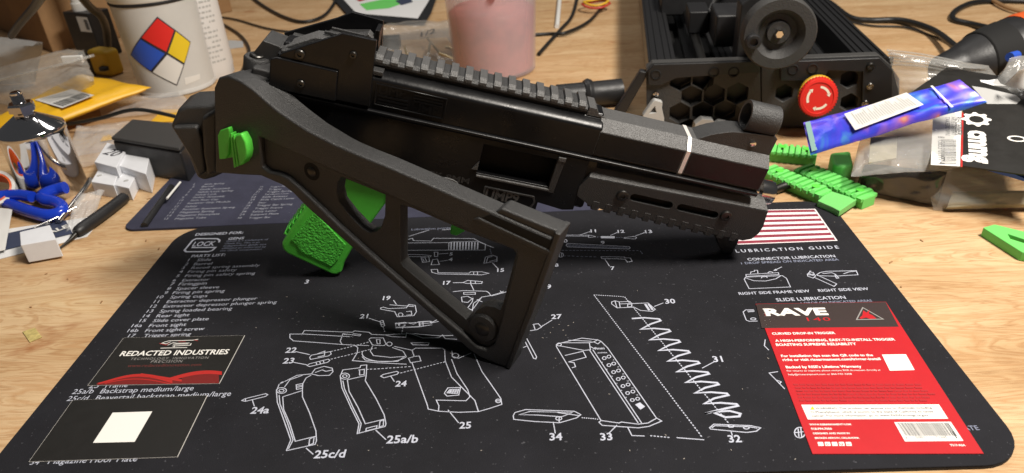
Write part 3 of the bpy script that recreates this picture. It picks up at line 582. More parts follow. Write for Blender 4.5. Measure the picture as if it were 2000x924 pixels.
# ================================================================== gun
GO = Vector((-68.55, 57.65, 181.63)); GX = Vector((.957, .0313, -.2885)); GY = Vector((-.0133, .9978, .0642)); GZ = Vector((.2899, -.0576, .9553))
GX.normalize(); GY = (GY-GX*GX.dot(GY)).normalized(); GZ = GX.cross(GY)
GM = Matrix((GX, GY, GZ)).transposed()
gun = root('submachine_gun', 'compact black submachine gun with folded skeleton stock and bright green grip', 'gun', GO, GM)
def gl(px, py, y):                            # pixel -> gun (s, v) on the plane y
    d = onplane(px, py, GO+GY*y, GY)-GO; return (d.dot(GX), d.dot(GZ))
def gp(name, V, Fc, mt, par=None, **kw): return mk(name, V, Fc, mt, par or gun, local=True, **kw)
def gside(name, loops, y0, y1, mt, par=None, **kw):   # side outline (s, v) with holes, from y0 to y1
    if len(loops) == 1: V, Fc = prism([(a, y0, b) for a, b in loops[0]], (0, y1-y0, 0))
    else: V, Fc = holes(loops, y1-y0, lambda x, y, d: Vector((x, y0+d, y)))
    return gp(name, V, Fc, mt, par, merge=len(loops) > 1, **kw)
def gsec(name, sec, s0, s1, mt, par=None, **kw):      # cross-section (y, v) run along the bore
    V, Fc = prism([(s0, y, v) for y, v in sec], (s1-s0, 0, 0)); return gp(name, V, Fc, mt, par, **kw)
def mir(h): return h+[(-y, v) for y, v in reversed(h)]
def gscrew(c, r, par, axis='y', mt='screw', sock=True):
    n = -GY
    ax = (Vector((1, 0, 0)), Vector((0, 0, 1)), Vector((0, -1, 0))) if axis == 'y' else (Vector((1, 0, 0)), Vector((0, 1, 0)), Vector((0, 0, 1)))
    V, Fc = lathe([(r, -1.5), (r, .9), (r*.86, 1.5), (r*.45, 1.7), (r*.42, .5), (.01, .5)], 20, c, ax, capt=False)
    o_ = gp('screw', V, Fc, mt, par, smooth=30); return o_
# upper receiver
up = gsec('upper_receiver', mir([(-8, -5), (-8.5, -8.5), (-14.5, -9.3), (-18, -12.5), (-18, -34.5)]), -60, 160, 'gun_s', bevel=1.6, seg=3)
gsec('receiver_ledge', mir([(-18.4, -33.6), (-20.4, -34.4), (-20.4, -36.4), (-19.2, -37)]), -62, 285, 'gun_s', bevel=.5)
rail = gsec('top_rail', mir([(-8.2, -1), (-10.4, -3.4), (-10.4, -5), (-7.6, -8.2)]), -2, 147, 'gun', bevel=.3)
V, Fc = prism([(0, y, v) for y, v in mir([(-7.9, 1.2), (-10.6, -1.4), (-10.6, -3.6), (-9, -4.6)])], (5.2, 0, 0))
tooth = gp('rail_tooth', V, Fc, 'gun_lit', rail, bevel=.3)
for i in range(1, 15): cp_part(tooth, rail, (10*i, 0, 0))
# raised flag panel on the side
pan = gside('side_panel', [[(3.5, -14.6), (51.5, -14.6), (51.5, -30.4), (3.5, -30.4)], [(4.6, -15.6), (50.4, -15.6), (50.4, -29.4), (4.6, -29.4)]], -18.9, -17.5, 'gun_s', bevel=.2, seg=1)
for k in range(3): gside('panel_bar', [[(6, -22.4-2.5*k), (26, -22.4-2.5*k), (26, -23.6-2.5*k), (6, -23.6-2.5*k)]], -18.7, -17.5, 'gun_s', pan)
for k in range(3): gside('panel_bar', [[(29, -16.4-2.3*k), (49, -16.4-2.3*k), (49, -17.5-2.3*k), (29, -17.5-2.3*k)]], -18.7, -17.5, 'gun_s', pan)
for t, x, v, w in (('UMP', 6, -20.9, 18), ('UMP', 29, -29, 19)):
    Vt, Ft = text3(t, Vector((x, -18.75, v)), Vector((1, 0, 0)), Vector((0, 0, 1)), w, 1.0, .02); gp('panel_lettering', Vt, Ft, 'gun_s', pan)
# forward shroud, octagonal
oct_ = mir([(-9.5, -7.2), (-18, -14), (-18, -31.5), (-15, -35)])
gsec('shroud', oct_, 158, 222, 'gun_lit', bevel=.5)
gsec('shroud_nose', oct_, 225.2, 285, 'gun_lit', bevel=.5)
MT['band'] = pm('silver_paint', (.80, .77, .74), .28, metal=.35)
gsec('shroud_band', mir([(-9.9, -6.8), (-18.5, -13.8), (-18.5, -31.7), (-15.4, -35.4)]), 222.1, 225.1, 'band', bevel=.2)
gp('shroud_side', *box((190, -18.2, -22.9), (62, .7, 16.4)), 'gun_s'); gp('shroud_side', *box((255.3, -18.2, -22.9), (58, .7, 16.4)), 'gun_s')
V, Fc = prism([(147.5, -9.5, -7.5), (148, -9.5, -1.8), (153, -9.5, -1.8), (156, -9.5, -5.6), (162, -9.5, -7.3), (166, -9.5, -7.3)], (0, 19, 0)); gp('rail_ramp', V, Fc, 'gun_lit', bevel=.4)
# front sight
fs = gside('front_sight', [[(229, -7.3), (238, -1.5), (246, 2), (252, 4), (262, 5.5), (282, 7.6), (284.8, 6), (284.8, -8), (229, -8)]], -9.4, 9.4, 'gun', bevel=.6)
V, Fc = lathe([(7.9, 0), (8.6, -11), (8.9, -11.4), (10.9, -11.4), (11.2, -10.9), (11.2, 11), (10.9, 11.4), (8.9, 11.4), (8.6, 11), (7.9, 0)], 40, (270.5, 0, 14.6), (Vector((0, 1, 0)), Vector((0, 0, 1)), Vector((1, 0, 0))), False, False)
gp('sight_ring', V, Fc, 'gun', fs, smooth=35)
V, Fc = lathe([(8.2, 0), (8.2, .8), (.8, .8)], 24, (272, 0, 14.6), (Vector((0, 1, 0)), Vector((0, 0, 1)), Vector((1, 0, 0))), False, True); gp('sight_disc', V, Fc, 'void', fs)
V, Fc = lathe([(2.3, -1), (2.3, .9), (1.6, 1.3)], 16, (269, -9.4, -1.4), (Vector((1, 0, 0)), Vector((0, 0, 1)), Vector((0, -1, 0)))); gp('sight_pin', V, Fc, 'steel', fs, smooth=35)
# rear sight housing
gp('rear_block', *box((-30, 0, -22), (62, 35.5, 25)), 'gun_s', bevel=.5)
hs = gside('sight_housing', [[(-60, -10.5), (-57, -7.2), (-21, 14.4), (.3, 14.8), (1.6, -31.5), (-60, -31.5)]], -21.2, -17.6, 'gun_s', bevel=.5)
gside('sight_housing', [[(-66, -9.6), (-63, -8), (-32, 9), (-22, 15.8), (-1, 15.1), (1, -10), (-60, -20)]], 17.6, 21, 'gun_s', bevel=.5)
gside('housing_step', [[(-64, -12), (-60, -10.2), (-21, -10.5), (-20.5, -32), (-64, -32)]], -23.6, -21.3, 'gun_s', bevel=.9, seg=3)
gp('sight_bed', *box((-26, 0, -8.4), (66, 35, 3)), 'gun', bevel=.4)
V, Fc = prism([(-62, -12, -9), (-40, -12, 4), (-20, -12, 6.5), (-18, -12, -8)], (0, 15, 0)); gp('sight_slide', V, Fc, 'gun_lit', bevel=.8)
V, Fc = prism([(-48, 7, -9), (-34, 7, 2), (-8, 7, 8), (-6, 7, -8)], (0, 9, 0)); gp('sight_slide', V, Fc, 'gun', bevel=.8)
V, Fc = prism([(-8, -2, -7), (-10, -2, 8.5), (-7.5, -2, 11), (-4, -2, 8), (-2, -2, -7)], (0, 9, 0)); gp('sight_leaf', V, Fc, 'gun_lit', bevel=.5)
gp('sight_wall', *box((-2.2, 9.5, 2), (3.2, 15, 22)), 'gun_s', bevel=.4)
gp('sight_rib', *box((-24, -5, 6.6), (22, 2, 2)), 'gun', bevel=.3); gp('sight_rib', *box((-20, 3, 7), (24, 2, 2)), 'gun', bevel=.3)
for (a, b, r) in ((-47.8, -11.6, 3.3), (-8.6, -2.2, 2.5)): s_, v_ = gl(*((586, 106) if r > 3 else (690, 107)), -21.3); gscrew((s_, -21.4, v_), r, hs)
s_, v_ = gl(588, 163, -23.7); gscrew((s_, -23.8, v_), 2.6, hs)
V, Fc = prism([(-84, -4, -26), (-74, -4, -9), (-60, -4, -11), (-60, -4, -26)], (0, 22, 0)); gp('rear_fairing', V, Fc, 'gun', bevel=.8)
# hinge lug and pin
hl = gp('hinge_lug', *lathe([(8.6, -14), (8.6, 0), (7.6, 1.2), (5.4, 1.2)], 28, (-77.5, -3, -22.4)), 'gun', smooth=40)
gscrew((-77.5, -3, -21), 4.9, hl, 'z')
gp('hinge_arm', *box((-68, -8, -30), (18, 18, 13)), 'gun', hl, bevel=1.5)
# lower receiver
lower = gside('lower_receiver', [[(-62, -37.2), (158, -37.2), (158, -79), (150, -81), (131, -79), (131, -97), (85, -97), (84, -84), (30, -86), (-30, -86), (-62, -74)], [(82.4, -41.8), (135, -41.6), (134.6, -64.2), (82.4, -65)]], -19, -14, 'gun_s', bevel=.5)
gside('lower_far_wall', [[(-62, -37.2), (158, -37.2), (158, -79), (131, -79), (131, -97), (85, -97), (84, -84), (30, -86), (-62, -74)]], 12, 18, 'gun_s')
gside('port_liner', [[(78, -39), (140, -39), (140, -68), (78, -68)]], -6, -4, 'void')
gp('magazine_well', *box((108, 0, -82), (44, 30, 26)), 'gun_s', bevel=.8)
gside('port_lip', [[(82, -66), (136, -65.4), (136, -67.4), (82, -68)]], -20.6, -18.6, 'gun_lit', lower, bevel=.5)
gside('port_frame', [[(135.4, -40.8), (140.8, -40.6), (139.5, -68), (135, -68)]], -20.4, -18.8, 'gun', lower, bevel=.4)
gside('port_catch', [[(135.6, -38.4), (141, -38.2), (141, -41.6), (135.6, -41.8)]], -21, -18.6, 'gun_lit', lower, bevel=.4)
gside('port_ramp', [[(78, -62.4), (82, -62), (82, -55)]], -20.2, -18.8, 'gun_lit', lower)
ep = gside('emblem_plate', [[(90, -74), (127, -74), (129, -79), (126, -89), (90, -89)], [(91.4, -75.4), (126, -75.4), (127.4, -79), (124.8, -87.6), (91.4, -87.6)]], -20, -18.8, 'gun', lower, bevel=.2, seg=1)
s_, v_ = gl(946, 385, -19.3); Vt, Ft = text3('UMP9', Vector((s_, -19.3, v_-1)), Vector((.995, 0, .06)), Vector((0, 0, 1)), 25, 1.1, .03); gp('emblem_lettering', Vt, Ft, 'gun_lit', lower)
s_, v_ = gl(775, 331, -19.3); Vt, Ft = text3('UMP9CK 9MM', Vector((s_, -19.3, v_)), Vector((1, 0, 0)), Vector((0, 0, 1)), 52, .8, .02); gp('receiver_lettering', Vt, Ft, 'gun', lower)
s_, v_ = gl(872, 356, -19.4); a = [(s_+9*math.cos(t*.524), v_+4*math.sin(t*.524)) for t in range(12)]; gside('selector', [a], -20.4, -18.8, 'gun_lit', lower, bevel=.5)
gsec('front_block', mir([(-15, -37), (-16.5, -45), (-16.5, -76), (-12, -80)]), 140, 165, 'gun_s', bevel=.8)
# hand guard
hg_o = [(158, -45), (163, -43.6), (296, -41.2), (299.5, -45), (298.5, -49), (289.5, -75.4), (168, -72.6), (156, -66), (155.5, -58)]
def slot(a, b, v, h): 
    r = h/2; return [(b-r+r*math.cos(math.radians(t)), v-.012*(b-a)+r*math.sin(math.radians(t))) for t in range(-90, 91, 20)]+[(a+r+r*math.cos(math.radians(t)), v+r*math.sin(math.radians(t))) for t in range(90, 271, 20)]
side = [(156.4, -58), (161, -49.6), (298.6, -46.2), (298.8, -49)]+[gl(*p_, -20) for p_ in ((1491, 442), (1482, 456), (1468, 467), (1450, 470))]+[(169, -72.4), (157, -66)]
hg = gside('handguard', [side, slot(195, 228, -57.9, 6.2), slot(231.5, 264, -58, 6.2)], -20, -16.4, 'gun', bevel=.45)
V, Fc = prism([(160.8, -20, -49.4), (163.5, -13.6, -43.2), (163.5, 13.6, -43.2), (160.8, 20, -49.4)], (0, 0, 0))
V = [(160.9, -20.05, -49.3), (298.6, -20.05, -45.9), (295.8, -13.6, -40.8), (163.4, -13.6, -43.4), (163.4, 13.6, -43.4), (295.8, 13.6, -40.8), (298.6, 20, -45.9), (160.9, 20, -49.3)]
gp('handguard_top', V, [(0, 1, 2, 3), (3, 2, 5, 4), (4, 5, 6, 7), (0, 3, 4, 7), (1, 6, 5, 2), (0, 7, 6, 1)], 'gun_lit', hg, bevel=.5)
gside('handguard_liner', [[(160, -50), (297, -47), (287, -74), (170, -71), (158, -64)]], -14.5, -13.5, 'void', hg)
gside('handguard', [side], 16.4, 20, 'gun')
V, Fc = prism([(298.4, -19.8, -46.4), (298.4, -19.8, -49)]+[(gl(*p_, -20)[0]-.2, -19.8, gl(*p_, -20)[1]) for p_ in ((1491, 442), (1482, 456), (1468, 467))]+[(283, -19.8, -74), (288, -19.8, -47)], (0, 39.6, 0)); gp('handguard_nose', V, Fc, 'gun', hg, bevel=.8)
gside('handguard_floor', [[(168, -69), (289, -71.5), (289, -75.6), (168, -72.8)]], -16.3, 16.3, 'gun', hg)
lug_bm = box((172.5, 0, -75.4), (6.4, 22, 5.6)); lug = gp('under_rail_tooth', *lug_bm, 'gun', hg, bevel=.5)
V, Fc = prism([(157, -16.3, -64), (170, -16.3, -72.4), (170, -11, -77), (160, -11, -74)], (0, 0, 0))
for i in range(1, 12): cp_part(lug, hg, (10*i, 0, -.22*i))
sk = box((172.5, -18.6, -71.2), (5.2, 3.4, 7.4)); sk_o = gp('side_rib', *sk, 'gun', hg, bevel=.6)
for i in range(1, 12): cp_part(sk_o, hg, (10*i, 0, -.22*i))
for p_ in ((1216, 382), (1418, 422)): s_, v_ = gl(*p_, -20.6); gscrew((s_, -20.4, v_), 4.4, hg)
gside('hand_stop', [[gl(*p_, -4) for p_ in ((1390, 446), (1448, 458), (1441, 476), (1430, 499), (1420, 500.5), (1411, 494), (1402, 478))]], -4, 5, 'gun', hg, bevel=1.2, seg=3)
AXS = (Vector((0, 1, 0)), Vector((0, 0, 1)), Vector((1, 0, 0)))
gp('barrel', *lathe([(7.2, 0), (7.2, 34), (9.2, 36), (9.4, 44), (8.6, 47), (6.2, 47.2), (5.8, 40), (.1, 40)], 32, (258, 0, -40.5), AXS, True, False), 'steel', smooth=35)
# grip
go = [gl(*p_, -13) for p_ in ((549, 478), (552, 489), (562, 497), (648, 537), (658, 538), (667, 533), (672, 514), (690, 484), (752, 400), (757, 372), (662, 340), (640, 352), (602, 398), (575, 436))]
grip = gside('grip', [go], -13, 13, 'green', bevel=5.5, seg=5)
gt = [gl(*p_, -13.3) for p_ in ((568, 468), (580, 478), (585, 490), (648, 520), (660, 508), (676, 478), (640, 440), (616, 415), (598, 430), (585, 450))]
gside('grip_texture', [gt], -14.1, -12.5, 'green_t', grip, bevel=1.4, seg=4)
gb = Vector((*[gl(575, 436, -13)[0]], 0, gl(575, 436, -13)[1]))
for i in range(7):
    f_ = i/7; a_ = gl(556+52*f_, 462-70*f_, -13); d_ = (gl(602, 398, -13)[0]-gl(556, 462, -13)[0], gl(602, 398, -13)[1]-gl(556, 462, -13)[1])
    ln = math.hypot(*d_); ux, uv = d_[0]/ln, d_[1]/ln
    V, Fc = prism([(a_[0]-1.2*uv*-1, -10, a_[1]-1.2*ux), (a_[0]+uv*-1.4-ux*1.6, -10, a_[1]+ux*1.4-uv*1.6), (a_[0]+uv*-1.4+ux*1.6, -10, a_[1]+ux*1.4+uv*1.6)], (0, 20, 0)); gp('grip_rib', V, Fc, 'green', grip, bevel=.6)
tg = gside('trigger', [[(70, -84), (84, -84), (82, -105), (81, -126), (78, -133), (74.5, -132), (74, -112)]], -3.5, 3.5, 'green', bevel=1.2)
gside('trigger_tab', [[(81, -124), (85.5, -127.5), (80, -133), (76, -133)]], -2.4, 2.4, 'green', tg, bevel=.5)
# rear end of the frame, left of the stock
rcp = [gl(*p_, -8) for p_ in ((332, 248), (346, 216), (364, 208), (408, 206), (424, 200), (440, 215), (440, 338), (418, 348), (398, 354), (384, 348), (366, 302), (344, 266))]
rce = gside('end_cap', [rcp], -8, 20, 'gun', bevel=3, seg=3)
gside('end_cap_rib', [[gl(*p_, -16) for p_ in ((392, 232), (424, 215), (424, 338), (404, 344), (396, 300))]], -16, -7, 'gun', rce, bevel=2.5, seg=3)
gside('end_cap_lip', [[gl(*p_, -12) for p_ in ((335, 248), (384, 246), (394, 272), (402, 336), (388, 345), (370, 304))]], -12.5, -7, 'gun', rce, bevel=2, seg=3)
# ---- folded stock: own frame, hinged to the gun's right side
KP = G(993, 720, 3.0); kl = KP-GO; ks, ky, kv = kl.dot(GX), kl.dot(GY), kl.dot(GZ)
HS, HY = -85.0, -30.0
tl = math.hypot(ks-HS, ky-HY); TX = Vector(((ks-HS)/tl, (ky-HY)/tl, 0)); TN = Vector((0, 0, 1)).cross(TX)
TXw = GX*TX.x+GY*TX.y; TNw = GX*TN.x+GY*TN.y; HW = GO+GX*HS+GY*HY
def sl(px, py, n=0.0):
    d = onplane(px, py, HW+TNw*n, TNw)-HW; return (d.dot(TXw), d.dot(GZ))
def tp(t, n, z): return Vector((HS, HY, 0))+TX*t+TN*n+Vector((0, 0, z))
def sside(name, loops, n0, n1, mt, par, **kw):
    if len(loops) == 1: V, Fc = prism([tp(a, n0, b) for a, b in loops[0]], TN*(n1-n0))
    else: V, Fc = holes(loops, n1-n0, lambda x, y, d: tp(x, n0+d, y))
    return gp(name, V, Fc, mt, par, merge=len(loops) > 1, **kw)
def SL(L, n=0.0): return [sl(*p_, n) for p_ in L]
OUT = SL([(417, 172), (426, 152), (444, 147), (470, 158), (492, 173), (514, 192), (538, 213), (561, 229), (601, 255), (652, 281), (709, 306), (752, 323), (880, 379), (964, 415), (1083, 468), (1030, 615), (996, 716), (993, 720), (985, 718), (958, 708), (938, 699), (919, 687), (878, 650), (823, 600), (759, 545), (699, 495), (649, 450), (599, 406), (572, 378), (549, 361), (528, 352), (510, 344), (470, 342), (420, 338)])
H1 = SL([(660, 350), (746, 385), (745, 425), (738, 448), (728, 457), (715, 459), (700, 450), (675, 424), (655, 398), (650, 378), (653, 360)])
H2 = SL([(775, 404), (776, 517), (782, 526), (906, 630), (918, 622), (928, 610), (945, 603), (962, 606), (972, 612), (979, 592), (1003, 500), (996, 492), (900, 455), (800, 412)])
POK = SL([(507, 268), (560, 292), (650, 334), (752, 378), (800, 402), (900, 445), (1006, 490), (1008, 500), (978, 625), (965, 672), (950, 684), (932, 678), (900, 650), (845, 604), (778, 545), (715, 490), (660, 440), (615, 396), (585, 368), (562, 348), (545, 340), (525, 336), (512, 326)])
stock = sside('stock', [OUT, POK], 0, 15.5, 'gun', gun, bevel=3.6, seg=5, bang=40)
rear = SL([(420, 172), (428, 154), (446, 149), (470, 160), (492, 175), (514, 194), (538, 215), (561, 231), (601, 257), (652, 283), (700, 304), (752, 325), (750, 334), (640, 312), (560, 300), (516, 336), (424, 336)])
tf = lambda t: 24-max(0, min(1, (t-30)/85))*10.5
nR = len(rear); V = [tp(a_, 7, b_) for a_, b_ in rear]+[tp(a_, tf(a_), b_) for a_, b_ in rear]
gp('stock_shoulder', V, [tuple(range(nR))[::-1], tuple(range(nR, 2*nR))]+[(i, (i+1) % nR, nR+(i+1) % nR, nR+i) for i in range(nR)], 'gun', stock, bevel=2.6, seg=4)
web = sside('stock_web', [POK, H1, H2], 3.6, 13.5, 'gun', stock, bevel=.7, seg=2)
st2 = SL([(575, 372), (640, 432), (720, 505), (800, 572), (880, 640), (930, 684)])
# butt: raised cap, dark strip for the slot shade under it, end plate
b0 = sl(964, 405, 0); b1 = sl(1090, 452, 0)
cap = [sl(972, 405, 2), sl(1089, 447, 2), sl(1085, 461, 2), sl(960, 420, 2)]
sside('butt_cap', [[(197, -32), (235, -29.8), (235.4, -35.5), (193, -37)]], 1.5, 15.5, 'gun', stock, bevel=1.4, seg=3)
sside('butt_slot_shade', [[(192, -37.6), (234.5, -36), (234.2, -42.5), (187, -43)]], -.3, 3, 'void', stock, bevel=.5)  # black block standing in for the shade inside the slot
sside('butt_lip', [[(185, -43.2), (234.5, -42.8), (234.5, -46.5), (182, -46.5)]], -1.2, 4, 'gun', stock, bevel=1.0, seg=3)
bx = sl(1083, 468)[0]
sside('butt_plate', [[(bx-1, -30), (bx+2.6, -30), (bx+1.8, -90), (bx-.6, sl(993, 720)[1]+.3), (bx-3.5, sl(993, 720)[1]+.6), (bx-2, -90)]], -1, 16.5, 'gun', stock, bevel=.8)
cb_ = sl(940, 645); 
def sdisc(name, c, prof, mt, par, n=28): 
    V, Fc = lathe(prof, n, tp(c[0], 0, c[1]), (TX, Vector((0, 0, 1)), -TN)); return gp(name, V, Fc, mt, par, smooth=35)
boss = sdisc('boss', cb_, [(10.5, -13), (10.5, -3), (9.2, -1.4), (7, -1.2)], 'gun', stock)
sdisc('boss_bolt', cb_, [(5.2, -6), (5.2, -1), (4.2, -.2), (2.2, .2)], 'screw', boss)
cb2 = sl(602, 339); pin = sdisc('pin_recess_shade', cb2, [(6.2, -8), (6.2, -3.5)], 'void', stock); sdisc('pin', cb2, [(3.4, -6), (3.3, -3.2), (2.2, -2.6)], 'screw', stock)  # black disc paints the shade of the recess round the pin
# green latch
L1 = SL([(431, 262), (436, 252), (453, 246), (456, 257), (452, 300), (446, 308), (434, 309)])
lt = sside('latch', [L1], -3.2, 1.5, 'green', stock, bevel=1.0, seg=3)
sside('latch_channel', [SL([(450, 262), (460, 258), (462, 305), (447, 308)])], -1.2, 1.5, 'green', lt, bevel=.3)
for k in range(3): sside('latch_rib', [SL([(458+6*k, 257+3*k), (461.5+6*k, 256+3*k), (470+6*k, 322-2*k), (466+6*k, 324-3*k)])], -4.6-.4*k, 1.5, 'green', lt, bevel=.5)
sside('latch_knob', [SL([(474, 258), (483, 255), (492, 272), (495, 290), (493, 304), (486, 315), (480, 318), (470, 262)])], -6, 1.5, 'green', lt, bevel=1.4, seg=3)
# ================================================================== left side clutter
def vcyl(name, prof, c, mt, par=None, n=40, **kw):
    V, Fc = lathe(prof, n, c); kw.setdefault('smooth', 40); return mk(name, V, Fc, mt, par, **kw)
def tubeo(name, pts, r, mt, par=None, k=8, n=10, **kw):
    P = spline(pts, k); R = r
    if isinstance(r, (list, tuple)):
        R = []
        for i in range(len(P)):
            f_ = i/(len(P)-1)*(len(r)-1); a = min(int(f_), len(r)-2); R.append(r[a]+(r[a+1]-r[a])*(f_-a))
    V, Fc = tube(P, R, n); return mk(name, V, Fc, mt, par, smooth=50, **kw)
def PX(L): return [G(a, b, z) for a, b, z in L]
# polished steel bottle with cone top and nozzle
bx_, by_ = -468, 246
fl = root('steel_bottle', 'polished steel bottle with cone shoulder and threaded nozzle on top', 'bottle', (bx_, by_, 0))
c = (bx_, by_, 0)
vcyl('body', [(29, .1), (30.2, 2), (30.2, 64), (31.2, 65.5), (31.2, 70), (30.2, 71.5)], c, 'chrome', fl, 64)
cone = vcyl('cone', [(30, 71.5), (28.8, 72.4), (11, 84), (9, 85)], c, 'chrome', fl, 64)
vcyl('nozzle', [(9.6, 83.5), (9.6, 89), (12.6, 89), (12.6, 95), (10.6, 97), (6, 97)], c, 'chrome', fl, 6, smooth=20)
th_ = [(5.6, 97)]
for i in range(5): th_ += [(5.9, 98+1.6*i), (5.1, 98.8+1.6*i)]
vcyl('nozzle_tip', th_+[(5.4, 106.8), (4, 108)], c, 'chrome', fl, 24)
vcyl('port', [(2.6, 0), (2.6, 1.2), (1.6, 1.2)], (bx_+2, by_-7.4, 87), 'screw', fl, 14)
# roll of orange lined tape on its side at the edge
rg_ = root('tape_roll', 'pale roll with an orange lining tilted against the steel bottle', 'tape roll', G(6, 398, 0))
rax = (Vector((.8, .5, .33)).normalized(),)
zz = Vector((.30, -.55, .78)).normalized(); xx = zz.cross(Vector((0, 1, 0))).normalized(); yy = zz.cross(xx)
ctr = G(-10, 374, 18)
V, Fc = lathe([(17, -8), (20, -8), (20, 8), (17, 8), (17, -8)], 40, ctr, (xx, yy, zz), False, False); mk('outer_ring', V, Fc, 'label', rg_, smooth=40)
V, Fc = lathe([(14.5, -7), (16.9, -7.6), (16.9, 7.6), (15.2, 8.4), (14.5, 7), (14.5, -7)], 40, ctr, (xx, yy, zz), False, False); mk('inner_ring', V, Fc, 'orange', rg_, smooth=40)
# blue dipped handles
o, s = (0, 320), .2165
def crz(L): return [G(o[0]+s*x, o[1]+s*y, z) for x, y, z in L]
tubeo('blue_bent_handle', crz([(590, 215, 16), (520, 230, 15), (430, 262, 14), (385, 295, 12), (410, 325, 11), (490, 345, 10), (550, 380, 9), (560, 425, 8), (500, 458, 7), (400, 465, 7), (260, 430, 7), (100, 370, 8), (-40, 315, 10)]), 6.2, 'blue', label='shiny blue vinyl handle bent like a hook beside the steel bottle', cat='tool handle')
tubeo('blue_straight_handle', crz([(-60, 300, 16), (60, 285, 15), (180, 280, 15), (290, 298, 14)]), 5.6, 'blue', label='short straight blue vinyl handle in front of the steel bottle', cat='tool handle')
# leaflets
def sheet(name, q, mt, label, cat, th=.5, seed=1, wr=.8, parent=None, n=14):
    c4 = quadpx(q); f_ = lambda u, v: EZ*(wr*(noise.noise(Vector((u*3+seed, v*3, seed)))+.4))
    T = grid(c4, n, n, f_); n0 = len(T[0]); V = T[0]+[p-EZ*th for p in T[0]]; Fc = T[1]+[tuple(reversed([i+n0 for i in f])) for f in T[1]]
    ring = [i for i in range(n)]+[n+j*(n+1) for j in range(n)]+[n*(n+1)+i for i in range(n, 0, -1)]+[j*(n+1) for j in range(n, 0, -1)]
    for a in range(len(ring)): i, j = ring[a], ring[(a+1) % len(ring)]; Fc.append((i, i+n0, j+n0, j))
    return mk(name, V, Fc, mt, parent, smooth=60, label=label, cat=cat)
lf = root('leaflet', 'folded navy and white leaflet lettered SALE under the white block', 'leaflet', G(60, 480, 0))
sheet('page', [(-40, 516, .6), (170, 462, .6), (205, 420, .6), (-40, 455, .6)], 'paper', None, None, seed=3, parent=lf, wr=.3)
sheet('navy_band', [(-40, 500, 1.4), (142, 456, 1.4), (128, 430, 1.4), (-40, 468, 1.4)], 'navy', None, None, th=.3, seed=3, parent=lf, wr=.2)
Vt, Ft = text3('SALE', G(84, 462, 2.4), (G(136, 443, 2.4)-G(84, 462, 2.4)).normalized(), EZ.cross((G(136, 443, 2.4)-G(84, 462, 2.4)).normalized()), (G(136, 443, 2.4)-G(84, 462, 2.4)).length, 1.0, .03); mk('lettering', Vt, Ft, 'label', lf)
sheet('paper_slip', [(-30, 498, 4), (10, 488, 4), (24, 410, 9), (-30, 402, 9)], 'label', 'blank white paper slip sticking up at the leaflet corner', 'paper', seed=5)
# loose rods and pick
tubeo('steel_rod', PX([(114, 432, 5), (150, 388, 10), (168, 364, 13), (176, 350, 14)]), 2.3, 'steel', label='thin bent steel rod lying beside the blue handle', cat='rod')
tubeo('steel_pin', PX([(66, 446, 6), (100, 430, 6), (150, 404, 8)]), 1.2, 'steel', label='fine steel pin beneath the blue handle', cat='pin')
pk = root('pick_tool', 'black handled pick with a thin grey blade pointing at the white block', 'pick', G(190, 425, 0))
tubeo('handle', PX([(148, 456, 5), (160, 447, 6), (205, 415, 6), (243, 386, 6)]), [4.5, 6, 6, 5.6], 'black', pk)
tubeo('blade', PX([(114, 487, 2), (135, 470, 3), (150, 455, 5)]), [.8, 1.6, 2.6], 'screw', pk)
# white blocks
def block(label, top, zt, zb=.05, hole=None, text=None):
    T = [G(x, y, zt) for x, y in top]; V = T+[Vector((p.x, p.y, zb)) for p in T]
    r = root('plastic_block', label, 'block', Vector((sum(p.x for p in T)/4, sum(p.y for p in T)/4, zb)), group=None)
    mk('body', V, [(0, 1, 2, 3), (7, 6, 5, 4)]+[(i, 4+i, 4+(i+1) % 4, (i+1) % 4) for i in range(4)], 'white', r, bevel=.7)
    if hole: V2, F2 = lathe([(2.6, 0), (2.6, .12)], 18, G(*hole, zt)); mk('hole', V2, F2, 'mgrey', r)
    if text: p = G(text[1], text[2], zt+.1); e = G(text[3], text[4], zt+.1); X_ = (e-p).normalized(); Vt, Ft = text3(text[0], p, X_, EZ.cross(X_), (e-p).length, .9, .01); mk('ink_mark', Vt, Ft, 'ink', r)
block('white plastic block marked 20 in black ink', [(209, 278), (248, 289.5), (227, 327.5), (184, 316)], 25, text=('20', 199, 300, 222, 306))
block('blank white plastic block beside the block marked 20', [(249, 295), (291, 309), (285, 340), (231, 323)], 22)
block('white plastic block with a round hole, in front of the block marked 20', [(196, 324), (233, 335), (222, 362), (177.5, 354.6)], 15, hole=(194, 343))
block('small white plastic block with a hole beside the pick handle', [(239, 334), (266, 340.5), (252, 367.6), (223, 361)], 14, hole=(246, 353))
block('white plastic cube standing on the leaflet', [(38, 453), (97, 439), (109, 467), (40, 479)], 20, zb=2.2)
# black plastic case behind
cs = root('plastic_case', 'matte black plastic case with a sloping lid behind the white blocks', 'case', G(290, 300, 0))
T = [G(x, y, 40) for x, y in ((258, 232), (345, 240), (372, 262), (350, 290), (216, 268))]
V, Fc = prism([Vector((p.x, p.y, .05)) for p in T], (0, 0, 36)); mk('body', V, Fc, 'black', cs, bevel=3, seg=3)
V, Fc = prism([Vector((p.x, p.y, 36.1)) for p in T], (0, 0, 3.8)); mk('lid', V, Fc, 'black_g', cs, bevel=1.5, seg=3)
tubeo('knob', PX([(318, 300, 18), (338, 320, 14)]), 9, 'black', cs)
# rods by the second mat
tubeo('black_rod', PX([(282, 441, 4), (300, 415, 4), (335, 365, 4)]), 3.2, 'black', label='slim black rod along the slate mat edge', cat='rod')
tubeo('white_stick', PX([(326, 388, 9), (352, 356, 9)]), 1.1, 'label', label='thin white stick lying over the slate mat edge', cat='stick')
